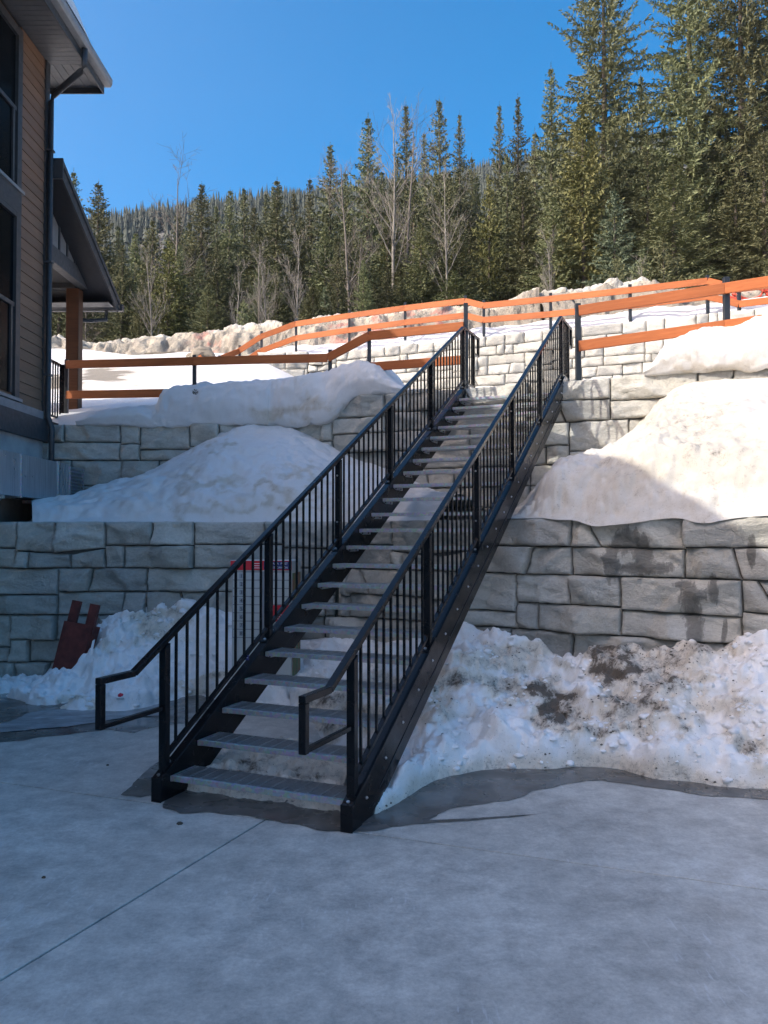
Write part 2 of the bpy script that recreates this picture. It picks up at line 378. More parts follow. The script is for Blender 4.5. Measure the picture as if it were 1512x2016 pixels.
# ---- ground under everything and the concrete yard, poured in panels with sawn joints
g = MB(); g.add([(-60, -40, -.06), (60, -40, -.06), (60, 16, -.06), (-60, 16, -.06)], [(0, 1, 2, 3)])
tag(g.build('ground', 'snow_far'), kind='structure')
slab = tag(empty('concrete_slab'), kind='structure')
j2a, j2b = at_z(300, 1582, 0), at_z(1512, 1752, 0); j1a, j1b = at_z(0, 1930, 0), at_z(525, 1612, 0)
u2 = (j2b - j2a).normalized(); u1 = (j1b - j1a).normalized()
den = u2.x * u1.y - u2.y * u1.x; w_ = j1a - j2a; X0 = j2a + u2 * ((w_.x * u1.y - w_.y * u1.x) / den)
g8 = .0075
for (s2, s1) in ((1, 1), (-1, 1), (-1, -1), (1, -1)):
    o = X0 + u2 * s2 * g8 + u1 * s1 * g8
    e1 = (5.2 if s1 > 0 else 12); e2 = (9 if s2 > 0 else 14)
    mb = MB(); mb.slab([o, o + u2 * s2 * e2, o + u2 * s2 * e2 + u1 * s1 * e1, o + u1 * s1 * e1], (0, 0, -.05)); mb.build('slab_panel', 'concrete', slab, bevel=.004)

# ---- building blocks of the retaining walls: each split-faced stone is a piece of its own
TPL = {
 1: [((0, 0), (.22, 0), (.22, .48), (0, .48)), ((.22, 0), (1, 0), (1, .48), (.22, .48)), ((0, .48), (.53, .48), (.53, 1), (0, 1)), ((.53, .48), (1, .48), (1, 1), (.53, 1))],
 2: [((0, 0), (1, 0), (1, .47), (0, .5)), ((0, .5), (.27, .49), (.12, 1), (0, 1)), ((.27, .49), (1, .47), (1, 1), (.12, 1))],
 3: [((0, 0), (1, 0), (1, .42), (0, .44)), ((0, .44), (1, .42), (1, 1), (0, 1))],
 4: [((0, 0), (.16, 0), (.16, .34), (0, .37)), ((.16, 0), (.62, 0), (.62, .30), (.16, .34)), ((.62, 0), (1, 0), (1, .42), (.62, .30)), ((0, .37), (.43, .32), (.43, 1), (0, 1)), ((.43, .32), (1, .42), (1, 1), (.43, 1))],
 5: [((0, 0), (.28, 0), (.28, .45), (0, .45)), ((0, .45), (.28, .45), (.28, 1), (0, 1)), ((.28, 0), (1, 0), (1, .3), (.28, .3)), ((.28, .3), (1, .3), (1, 1), (.28, 1))],
 6: [((0, 0), (.73, 0), (.76, .5), (0, .5)), ((.73, 0), (1, 0), (1, .5), (.76, .5)), ((0, .5), (.34, .5), (.4, .78), (0, 1)), ((.34, .5), (1, .5), (1, 1), (.4, .78))],
 7: [((0, 0), (1, 0), (1, .5), (0, .5)), ((0, .5), (.2, .5), (.2, 1), (0, 1)), ((.2, .5), (1, .5), (1, 1), (.2, 1))],
 8: [((0, 0), (.45, 0), (.38, .5), (0, .5)), ((.45, 0), (1, 0), (1, .5), (.38, .5)), ((0, .5), (1, .5), (1, 1), (0, 1))],
}
TPL[6][2] = ((0, .5), (.34, .5), (.40, 1), (0, 1)); TPL[6][3] = ((.34, .5), (1, .5), (1, 1), (.40, 1))
def stone_mesh(q, rnd, res, rough, stain=None, T=None):
    # q: four corners in wall coordinates (x, z); relief towards -y
    (x0, z0), (x1, z1), (x2, z2), (x3, z3) = q
    wd = max(x1, x2) - min(x0, x3); ht = max(z2, z3) - min(z0, z1)
    nx = max(5, int(wd / res) + 2); nz = max(5, int(ht / res) + 2)
    pl = [(rnd.uniform(-.35, .35), rnd.uniform(-.35, .35), rnd.uniform(-.25, .4)) for _ in range(4)]
    off = rnd.uniform(-.012, .022); sx, sz = rnd.uniform(0, 50), rnd.uniform(0, 50)
    vs, fs, st = [], [], []
    eu, ev = min(.2, .011 / wd), min(.2, .011 / ht)
    us = [0.0] + [eu + (1 - 2 * eu) * i / (nx - 2) for i in range(nx - 1)] + [1.0]
    vs_ = [0.0] + [ev + (1 - 2 * ev) * j / (nz - 2) for j in range(nz - 1)] + [1.0]
    for i in range(nx + 1):
        for j in range(nz + 1):
            u, v = us[i], vs_[j]
            x = (x0 * (1 - u) + x1 * u) * (1 - v) + (x3 * (1 - u) + x2 * u) * v
            z = (z0 * (1 - u) + z1 * u) * (1 - v) + (z3 * (1 - u) + z2 * u) * v
            fx, fz = (u - .5) * wd, (v - .5) * ht
            pd = min(.05, min(a * fx + c * fz + k * .12 for a, c, k in pl))
            st_ = fb(x * .9 + sx, z * 6 + x * 1.5 + sz, 2, 3); dp = off + max(-.06, pd * 1.5) * rough + fb(x * 3 + sx, z * 5 + sz, 0, 4) * .016 * rough + (.016 if st_ > .10 else 0.0) * rough + (.010 if fb(x * 1.3 + sz, z * 3 - x * 2 + sx, 6, 3) > .14 else 0) * rough
            e = min(u * wd, (1 - u) * wd, v * ht, (1 - v) * ht)
            rim = 1 - sstep(0, .03, e)
            dp -= .005 * rim + (.036 if i in (0, nx) or j in (0, nz) else 0)
            jx = fb(x * 7 + sx, z * 7, 3, 2) * .008 * (1 if i in (0, nx) else .3); jz = fb(x * 7, z * 7 + sz, 9, 2) * .007 * (1 if j in (0, nz) else .3)
            vs.append((x + jx, -.03 - dp, z + jz))
            if stain: st.append(stain(x, z))
    for i in range(nx):
        for j in range(nz):
            a = i * (nz + 1) + j; fs.append((a, a + nz + 1, a + nz + 2, a + 1))
    ring = [i * (nz + 1) for i in range(nx + 1)] + [nx * (nz + 1) + j for j in range(1, nz + 1)] + [i * (nz + 1) + nz for i in range(nx - 1, -1, -1)] + [j for j in range(nz - 1, 0, -1)]
    k = len(vs)
    for r_ in ring:
        vs.append((vs[r_][0], .14, vs[r_][2]))
        if stain: st.append(0)
    for i in range(len(ring)):
        a, b_ = ring[i], ring[(i + 1) % len(ring)]; fs.append((b_, a, k + i, k + (i + 1) % len(ring)))
    me = bpy.data.meshes.new('stone'); me.from_pydata([tuple(T(v)) for v in vs], [], fs); me.materials.append(M('stone'))
    me.polygons.foreach_set('use_smooth', [(q < nx * nz and 0 < q // nz < nx - 1 and 0 < q % nz < nz - 1) for q in range(len(fs))])
    if stain: attr(me, 'stain', st)
    me.update(); return me
def wall_section(parent, p, q, xr, ztop, ncourse, seed, res, rough, plans=None, stain=None, bl=1.165, ch=.61, org=Vector((0, 0, 0))):
    d, nn, L = axis(p, q); rnd = random.Random(seed)
    O = Vector((p[0], p[1], 0)) - org
    T = lambda v: O + d * v[0] + nn * v[1] + Vector((0, 0, v[2]))
    for c in range(ncourse):
        z0 = ztop - (c + 1) * ch
        ph, seq = (plans[c] if plans and c < len(plans) else ((c % 2) * .5 * bl + rnd.uniform(-.1, .1), None))
        x = xr[0] - ((xr[0] - ph) % bl); k = 0
        while x < xr[1]:
            idx = round((x - ph) / bl)
            t = seq[idx % len(seq)] if seq else rnd.choice((1, 2, 3, 4, 5, 6, 7, 8, 1, 3))
            flip = (not seq) and rnd.random() < .5
            for quad in TPL[abs(t)]:
                if flip or t < 0: quad = tuple((1 - quad[i][0], quad[i][1]) for i in (1, 0, 3, 2))
                w4 = [[x + a * bl, z0 + b_ * ch] for a, b_ in quad]
                for v in w4: v[0] = min(max(v[0], xr[0]), xr[1])
                if min(w4[1][0] - w4[0][0], w4[2][0] - w4[3][0]) < .05: continue
                gp = .0062
                w4 = [(w4[0][0] + gp, w4[0][1] + gp), (w4[1][0] - gp, w4[1][1] + gp), (w4[2][0] - gp, w4[2][1] - gp), (w4[3][0] + gp, w4[3][1] - gp)]
                put('stone', stone_mesh(w4, rnd, res, rough, stain, T), parent)
            x += bl
    mb = MB(); zb = ztop - ncourse * ch
    mb.par(T((xr[0], .10, zb)), d * (xr[1] - xr[0]), nn * .5, (0, 0, ztop - zb - .03)); mb.build('wall_core', 'wall_core', parent)
dA, nA, LA = axis(A0, A1); dBv, nBv, LB = axis(A1, B1); dMl, nMl, LM = axis(M0, M1); dMr, nMr, LMr = axis(M1, M2)
dUl, nUl, LUl = axis(U0, U1); dUr, nUr, LUr = axis(U1, U2)
def on_wall(px, p, d, nn, y=1040):
    P = at_p(px, y, (p[0], p[1], 0), nn); return (P - Vector((p[0], p[1], 0))).dot(d)
# stains on the right part of the lower wall: picture coordinates of where the water ran
STAINS = [(1235, 1065, 32, 26), (1205, 1105, 16, 40), (1262, 1095, 20, 46), (1270, 1119, 62, 13), (1365, 1172, 26, 22), (1362, 1205, 20, 30), (1370, 1245, 16, 34), (1405, 1160, 10, 30), (1345, 1150, 22, 8), (1480, 1085, 10, 34), (1425, 1250, 5, 30)]
def stainB(x, z):
    P = Vector((A1[0], A1[1], 0)) + dBv * x + Vector((0, 0, z)); a, b_ = to_px(P)
    return max(0, max(1 - (((a - sx) / rx) ** 2 + ((b_ - sy) / ry) ** 2) ** .5 * .55 for sx, sy, rx, ry in STAINS))
wl = thing('retaining_wall', (0, 10.5, 0), 'lowest grey split-stone retaining wall standing behind the concrete yard', 'wall', 'stone retaining walls')
wo_ = Vector((0, 10.5, 0))
jA1, jA2, jA3 = on_wall(30, A0, dA, nA), on_wall(113, A0, dA, nA), on_wall(19, A0, dA, nA)
wall_section(wl, A0, A1, (1.2, LA), Z1, 4, 11, .032, 1.35, [(jA1, [4, 1, -7, 3]), (jA2, [6, 8, 1, 3]), (jA3, [1, 2, 5]), (jA1, None)], org=wo_)
jB1, jB2, jB3 = on_wall(1122.5, A1, dBv, nBv), on_wall(1013.8, A1, dBv, nBv), on_wall(1122.5, A1, dBv, nBv)
wall_section(wl, A1, B1, (0.02, 6.6), Z1, 4, 12, .030, 1.35, [(jB1, [2, 8, 4, -8]), (jB2, [1, 3, 2, 5]), (jB3, [3, 1, 6]), (jB2, None)], stain=stainB, org=wo_)
wm = thing('retaining_wall', (0, 13, 0), 'middle grey split-stone retaining wall that the stair climbs up to', 'wall', 'stone retaining walls'); om = Vector((0, 13, 0))
jm1 = on_wall(235, M0, dMl, nMl, 860)
wall_section(wm, M0, M1, (0.5, LM), Z2L, 4, 21, .036, 1.35, [(jm1, [5, 4, 1, 2, -2, 7]), (jm1 + .03, [1, 3, 6, 5]), (jm1 + .5, None), (jm1, None)], org=om)
jm2 = on_wall(1201, M1, dMr, nMr, 780)
wall_section(wm, M1, M2, (.02, .70), Z2L, 3, 25, .05, 1.0, org=om)
wall_section(wm, M1, M2, (.70, 8.4), Z2, 4, 22, .034, 1.2, [(jm2, [3, 6, 2, 8]), (jm2 + .25, [8, 1, 3, 5]), (jm2, None)], org=om)
wu = thing('retaining_wall', (0, 26, 4), 'uppermost pale split-stone retaining wall, sunlit below the long orange fence', 'wall', 'stone retaining walls'); ou = Vector((0, 26, 4))
wall_section(wu, U0, U1, (1.25, LUl), Z3 + .12, 5, 31, .07, 1.1, org=ou)
wall_section(wu, U0, U1, (0.0, 1.25), Z3 - .5, 3, 33, .07, 1.1, org=ou)
wall_section(wu, U1, U2, (0.02, 14.5), Z3, 5, 32, .07, 1.1, org=ou)

# ---- terraces and slopes
mb = MB()
mb.add([(-9, 10.9, 1.9), (A1[0], 10.7, 1.9), (B1[0], B1[1] + .3, 1.9), (M2[0], M2[1] + .1, 1.95), (M1[0], 13.55, 1.95), (-9, 13.55, 1.95)], [(0, 1, 2, 3, 4, 5)])
tag(mb.build('terrace_ground', 'gravel'), kind='structure')
def hill_front(X, Y):
    lf = 4.02 + .285 * (Y - 14.3) + .25 * sstep(-9, -16, X)
    rt = 4.08 + .03 * (Y - 12)
    k = sstep(1.5, -4.5, X)
    return rt * (1 - k) + lf * k
P, D = [], []
NX, NY = 130, 110
for i in range(NX):
    for j in range(NY):
        X = -26 + 44 * i / (NX - 1); s_ = j / (NY - 1)
        y0 = 13.75 if X < M1[0] else 13.75 + (X - M1[0]) * math.tan(dM)
        Y = y0 + (37 - y0) * s_ ** 1.3
        z = hill_front(X, Y) + fb(X * .35, Y * .35, 0, 3) * .12 + fb(X * 1.6, Y * 1.6, 4, 3) * .035
        if X > -5.2 and (Vector((X, Y, 0)) - Vector((U1[0], U1[1], 0))).dot(nUr if X > U1[0] else nUl) > -.1: z = min(z, 5.5)
        if X < -.85: z = min(z, 3.62 + (Y - y0) * .7)
        P.append((X, Y, z)); px, py = to_px((X, Y, z))
        dn_ = fb(X * 1.1, Y * 1.1, 3, 4); dd = (dn_ * .5) * (1 if 60 < px < 330 and 700 < py < 790 else 0) * .25 + .75 * max(0, 1 - (((px - 215) / 62) ** 2 + ((py - 738) / 16) ** 2)) + .75 * max(0, 1 - (((px - 110) / 60) ** 2 + ((py - 752) / 16) ** 2))
        D.append(max(0, min(.95, dd * 2.2 * (1 + 1.6 * dn_))))
tag(gridmesh('snow_field', P, NX, NY, 'snow_far', D), kind='structure')
# terrace behind the upper wall
P, D = [], []
NX, NY = 120, 50
def upper_z(t):
    return Z3 - .03 + .45 * sstep(.0, 1.2, t) + .14 * t
for i in range(NX):
    for j in range(NY):
        s_ = i / (NX - 1) * 22 - 3.0; t = (j / (NY - 1)) ** 1.4 * 13
        if s_ < 0: Q = Vector((U1[0], U1[1], 0)) + dUl * s_ + nUl * (t + .12)
        else: Q = Vector((U1[0], U1[1], 0)) + dUr * s_ + nUr * (t + .12)
        z = upper_z(t) + fb(Q.x * .6, Q.y * .6, 7, 3) * .12 + .07 * fb(Q.x * 2.5, Q.y * 2.5, 1, 2)
        if s_ < -1.2: z -= .55 * sstep(-1.2, -2.6, s_)
        P.append((Q.x, Q.y, z)); D.append(0.0)
tag(gridmesh('upper_terrace', P, NX, NY, 'snow_far', D), kind='structure')
# forest floor rising behind the ploughed ridge, and the far mountain
def floor_z(X, Y):
    return 9.3 + .17 * (Y - 32) + .035 * (X + 6) + fb(X * .06, Y * .06, 2, 3) * .8
P = []
NX, NY = 60, 50
for i in range(NX):
    for j in range(NY):
        X = -70 + 140 * i / (NX - 1); Y = 31 + 110 * (j / (NY - 1)) ** 1.3
        P.append((X, Y, floor_z(X, Y) - (.8 if j == 0 else 0)))
tag(gridmesh('forest_floor', P, NX, NY, 'forest_floor'), kind='structure')
def mount_z(X, Y):
    rise = (Y - 140) * .56
    return 26 + max(0, rise) * (1 - .12 * sstep(300, 560, Y)) + X * .11 + fb(X * .004, Y * .006, 5, 4) * 16
P = []
NX, NY = 60, 50
for i in range(NX):
    for j in range(NY):
        Y = 138 + 440 * j / (NY - 1); X = (-1 + 2 * i / (NX - 1)) * (70 + Y * .75)
        z = mount_z(X, Y)
        if j == NY - 1: z -= 60
        P.append((X, Y, z))
tag(gridmesh('mountain', P, NX, NY, 'far_slope'), kind='structure')

# ---- the building on the left
BX, BY, BZ = -5.4, 12.9, 0.0
bo = Vector((BX, BY, 0))
bld = thing('lodge_building', bo, 'brown-clad building with charcoal trim and a gabled timber porch at the left edge', 'building')
def part(name, mat, fn, parent=None, **k):
    mb = MB(bo); fn(mb); return mb.build(name, mat, parent or bld, **k)
EAV = 9.46
part('foundation_wall', 'foundation', lambda m_: (m_.box(-8.5, BX - .03, -4.2, BY, -.05, 3.5), m_.box(-16, -8.5, -4.2, 6.5, -.05, 3.5)))
part('wall', 'siding', lambda m_: (m_.box(-8.45, BX - .04, -4.2, BY - .04, 3.5, EAV), m_.box(-15.9, -8.45, -4.2, 6.4, 3.5, EAV)))
# lap siding, each board a piece; one mesh per board length
def board_mesh(y0, y1):
    mb = MB(); hh = .166
    mb.add([(-.035, y0, .002), (.004, y0, .002), (-.008, y0, hh - .002), (-.035, y0, hh - .002), (-.035, y1, .002), (.004, y1, .002), (-.008, y1, hh - .002), (-.035, y1, hh - .002)],
           [(0, 1, 2, 3), (7, 6, 5, 4), (1, 5, 6, 2), (3, 2, 6, 7), (0, 4, 5, 1)])
    return mb.mesh('siding_board', 'siding')
z_s0 = 3.83
for (ya, yb) in ((11.95 - BY, -.13), (8.0 - BY, 10.0 - BY)):
    me = board_mesh(ya, yb); k = 0
    while z_s0 + (k + 1) * .166 < EAV + .02:
        put('siding_board', me, bld, (0, 0, z_s0 + k * .166)); k += 1
part('corner_trim', 'charcoal', lambda m_: (m_.box(BX - .03, BX + .022, BY - .13, BY + .02, 3.72, EAV), m_.box(BX - .16, BX - .0305, BY - .03, BY + .02, 3.72, EAV)))
for (y0, z0, z1) in ((10.05, 7.05, 9.25), (10.05, 3.95, 6.55)):
    wdw = part('window', 'charcoal', lambda m_: (m_.box(BX - .03, BX + .02, 11.80, 11.945, z0 - .06, z1 + .14), m_.box(BX - .03, BX + .02, y0, y0 + .12, z0, z1), m_.box(BX - .03, BX + .018, y0 + .1205, 11.7995, z1, z1 + .12)))
    part('pane', 'window_glass', lambda m_: m_.box(BX - .036, BX - .028, y0 + .12, 11.80, z0, z1), wdw)
    part('mullion', 'charcoal', lambda m_: (m_.box(BX - .03, BX + .0, y0 + .121, 11.799, (z0 + z1) / 2 - .03, (z0 + z1) / 2 + .03), m_.box(BX - .03, BX - .002, 11.70, 11.76, z0 + .001, (z0 + z1) / 2 - .031)), wdw)
    part('sill', 'gutter_grey', lambda m_: m_.box(BX - .03, BX + .05, y0 - .05, 11.99, z0 - .11, z0 - .061), wdw)
part('floor_band', 'charcoal', lambda m_: m_.box(BX - .03, BX + .021, 8, 11.945, 6.62, 6.93))
part('base_flashing', 'gutter_grey', lambda m_: m_.box(BX - .03, BX + .035, -4.2, BY - .14, 3.70, 3.825))
part('base_band', 'charcoal', lambda m_: m_.box(BX - .03, BX + .06, -4.2, BY + .02, 3.36, 3.695))
# eaves: soffit slats, fascia, gutter, hip roof
EX, EY = -4.75, 13.62
for k in range(44):
    y1 = BY - .0 - k * .112
    if k == 0: sm_ = MB(); sm_.box(BX + .002 - BX, EX - BX - .022, 0, .104, 0, .012); sme = sm_.mesh('soffit_slat', 'soffit_grey')
    put('soffit_slat', sme, bld, (0, y1 - .112 - BY, EAV))
for k in range(24):                               # slats under the end eave run the other way
    x1 = EX - .024 - k * .14
    put('soffit_slat', MB().box(-.132, 0, .0, EY - BY - .024, 0, .012).mesh('soffit_slat', 'soffit_grey'), bld, (x1 - BX, 0, EAV + .001))
part('soffit_backing', 'charcoal', lambda m_: (m_.box(-9.1, EX - .02, 6.4, EY - .02, EAV + .016, EAV + .03), m_.box(-16.5, EX - .02, -4.8, 6.4, EAV + .016, EAV + .03)))
part('fascia', 'charcoal', lambda m_: (m_.box(EX - .02, EX + .0, -4.8, EY, EAV - .09, EAV + .19), m_.box(-9.1, EX - .0205, EY - .02, EY, EAV - .09, EAV + .19)))
gp_ = [(0, 0), (.10, 0), (.125, .05), (.13, .13), (.118, .13), (.112, .055), (.09, .012), (.0, .012)]
part('gutter', 'gutter_grey', lambda m_: m_.slab([(EX + .002 + a, EY + .03, EAV + .04 + c) for a, c in gp_], (0, -18.4, 0)))
def roof_fn(m_):
    z0, z1 = EAV + .2, EAV + .2
    def hip(x0, x1, y0, y1, sl):
        hw = (x1 - x0) / 2; zr = z1 + hw * sl; xm = (x0 + x1) / 2
        m_.add([(x0, y0, z0), (x1, y0, z0), (x1, y1, z0), (x0, y1, z0), (xm, y0 + hw, zr), (xm, y1 - hw, zr)], [(0, 1, 4), (1, 2, 5, 4), (2, 3, 5), (3, 0, 4, 5), (3, 2, 1, 0)])
    hip(-9.15, EX + .05, 4.0, EY + .04, .42); hip(-16.5, EX + .045, -4.8, 7.0, .42)
part('roof', 'shingle', roof_fn)
def dsp(m_):
    gx = EX + .06; c = (BX + .075, BY - .07)
    r = .048
    pts = [(gx, 12.55, EAV + .06), (gx, 12.55, EAV - .22), (gx - .06, 12.57, EAV - .30), (c[0] + .05, c[1] - .03, EAV - .56), (c[0], c[1], EAV - .66), (c[0], c[1], 3.75), (c[0] + .06, c[1] + .01, 3.58), (c[0] + .06, c[1] + .01, 2.4)]
    m_.tube(pts, r, 8)
part('downspout', 'charcoal', dsp, smooth=True)
for z in (8.0, 6.2, 4.4): part('strap', 'dark_trim', lambda m_: m_.box(BX + .02, BX + .13, BY - .13, BY - .02, z, z + .03))

# porch beyond the corner: its gable faces right, the rake falls away from the yard
GX = -5.62
yr0, yr1 = 12.95, 15.75
def rake_z(y): return 7.87 - (y - yr0) * .515
beam_z0, beam_z1 = 6.52, 6.80
part('porch_beam', 'dark_trim', lambda m_: m_.box(GX - .14, GX + .02, BY + .03, 15.35, beam_z0, beam_z1), bevel=.008)
gpn = part('gable_panel', 'panel_grey', lambda m_: m_.slab([(GX, BY + .03, beam_z1 + .002), (GX, 14.95, beam_z1 + .002), (GX, yr0 + .1, rake_z(yr0 + .1) - .05), (GX, BY + .03, rake_z(yr0) - .05)], (-.04, 0, 0)))
for y in (13.2, 13.55, 13.9, 14.25, 14.6):
    part('batten', 'charcoal', lambda m_: m_.box(GX + .001, GX + .022, y, y + .05, beam_z1 + .004, max(beam_z1 + .05, rake_z(y + .05) - .12)), gpn)
part('porch_header', 'charcoal', lambda m_: m_.box(-8.0, GX - .16, 15.10, 15.32, 6.50, 6.92), bevel=.006)
def porch_roof(m_):
    x1, x0 = -5.22, -9.8; th = .16
    m_.slab([(x1, yr0 - .02, rake_z(yr0) + .0), (x1, yr0, rake_z(yr0)), (x1, yr1, rake_z(yr1)), (x1, yr1, rake_z(yr1) - th), (x1, yr0, rake_z(yr0) - th * 1.1), (x1, yr0 - .02, rake_z(yr0) - th * 1.1)], (x0 - x1, 0, 0))
part('porch_roof', 'mail_black', porch_roof)
part('rake_fascia', 'charcoal', lambda m_: m_.slab([(-5.218, yr0, rake_z(yr0) + .03), (-5.218, yr1 + .03, rake_z(yr1) + .015), (-5.218, yr1 + .03, rake_z(yr1) - .2), (-5.218, yr0, rake_z(yr0) - .22)], (.03, 0, 0)))
part('rake_trim', 'charcoal', lambda m_: m_.slab([(-5.1875, yr0, rake_z(yr0) + .05), (-5.1875, yr1 + .05, rake_z(yr1) + .035), (-5.1875, yr1 + .05, rake_z(yr1) - .05), (-5.1875, yr0, rake_z(yr0) - .04)], (.025, 0, 0)))
part('ridge_cap', 'charcoal', lambda m_: m_.box(-5.5, -5.15, yr0 - .06, yr0 - .021, rake_z(yr0) - .27, rake_z(yr0) + .06))
part('porch_gutter', 'charcoal', lambda m_: m_.box(-8.0, -5.12, yr1 + .052, yr1 + .16, rake_z(yr1) - .16, rake_z(yr1) - .03))
for k in range(20):                               # porch ceiling slats
    y = 15.08 - k * .104
    put('ceiling_slat', MB().box(0, 2.2, 0, .096, 0, .012).mesh('ceiling_slat', 'soffit_grey'), bld, (-7.98 - BX, y - .1 - BY, 6.82))
part('porch_soffit', 'soffit_grey', lambda m_: m_.box(-8.0, -5.25, 15.36, yr1, 6.30, 6.315))
part('porch_downspout', 'charcoal', lambda m_: m_.tube([(-5.45, 15.85, 6.28), (-5.45, 15.85, 6.1), (-5.65, 15.65, 6.03), (-5.9, 15.5, 6.0)], .04, 6))
part('porch_post', 'post_wood', lambda m_: m_.box(-5.95, -5.71, 15.1, 15.32, 3.7, 6.50), bevel=.01)
part('porch_floor', 'post_wood', lambda m_: m_.box(-7.6, -5.62, BY + .03, 14.5, 3.62, 3.80))
prl = part('porch_railing', 'black_steel', lambda m_: m_.box(-5.76, -5.71, BY + .1, 14.42, 4.86, 4.90))
part('bottom_rail', 'black_steel', lambda m_: m_.box(-5.75, -5.72, BY + .1, 14.42, 3.92, 3.95), prl)
for k in range(13): part('rail_bar', 'black_steel', lambda m_: m_.box(-5.745, -5.725, BY + .16 + k * .105, BY + .18 + k * .105, 3.95, 4.86), prl)
part('rail_post', 'black_steel', lambda m_: m_.box(-5.765, -5.70, 14.42, 14.485, 3.8, 4.92), prl)

# ================================================================== STAIR
YAW, SW = .4047, 1.5688
RISE, RUN, A_0, ZT1, NT, SL = .178, .3203, .091, .165, 22, .178 / .3203
st = thing('metal_staircase', (-1.6424, 5.8015, 0), 'long black steel stair with galvanised grating treads and two railings', 'staircase', rz=-YAW)
def nz(a): return ZT1 + (a - A_0) * SL
TOPA = A_0 + NT * RUN + .02
# tread: nosing plate, bearing bars, cross rods, end plates; one mesh each, shared by all treads
tw0, tw1, td = .085, SW - .085, .29
nos = MB(); nos.box(tw0, tw1, 0, .032, -.036, 0)
nn_ = int((tw1 - tw0) / .035)
for k in range(nn_):
    x = tw0 + .012 + k * .035
    nos.par((x, -.0025, -.031), (.020, 0, .024), (.005, 0, -.003), (0, .003, 0))
    nos.par((x, .004, -.0005), (.018, .022, 0), (.005, -.004, 0), (0, 0, .003))
nos_me = nos.mesh('nosing', 'galvanised')
gr = MB()
nb = 10
for k in range(nb):
    y = .040 + k * (td - .046) / (nb - 1); gr.box(tw0 + .006, tw1 - .006, y, y + .005, -.026, -.002)
for k in range(15):
    x = tw0 + .03 + k * (tw1 - tw0 - .06) / 14; gr.box(x, x + .007, .036, td, -.010, -.0008)
gr_me = gr.mesh('grating', 'grating_metal')
ep = MB()
ep.slab([(tw0, .002, 0), (tw0, td, 0), (tw0, td, -.06), (tw0, .09, -.062), (tw0, .002, -.04)], (.005, 0, 0)); epl = ep.mesh('end_plate', 'galvanised')
ep = MB()
ep.slab([(tw1 - .005, .002, 0), (tw1 - .005, td, 0), (tw1 - .005, td, -.06), (tw1 - .005, .09, -.062), (tw1 - .005, .002, -.04)], (.005, 0, 0)); epr = ep.mesh('end_plate', 'galvanised')
tb = MB()
for y in (.06, .22): tb.tube([(tw0 + .004, y, -.045), (tw0 + .016, y, -.045)], .009, 6)
tb_me = tb.mesh('tread_bolt', 'post_steel')
for i in range(NT):
    t = put('tread', nos_me, st, (0, A_0 + i * RUN, ZT1 + i * RISE))
    put('grating', gr_me, t); put('end_plate', epl, t); put('end_plate', epr, t); put('tread_bolt', tb_me, t)
bolt = MB(); bolt.tube([(0, 0, 0), (.006, 0, 0)], .011, 8); bolt.tube([(.006, 0, 0), (.012, 0, 0)], [.007, .005], 6); bolt_me = bolt.mesh('bolt', 'bolt_zinc')
cs = math.cos(math.atan(SL))
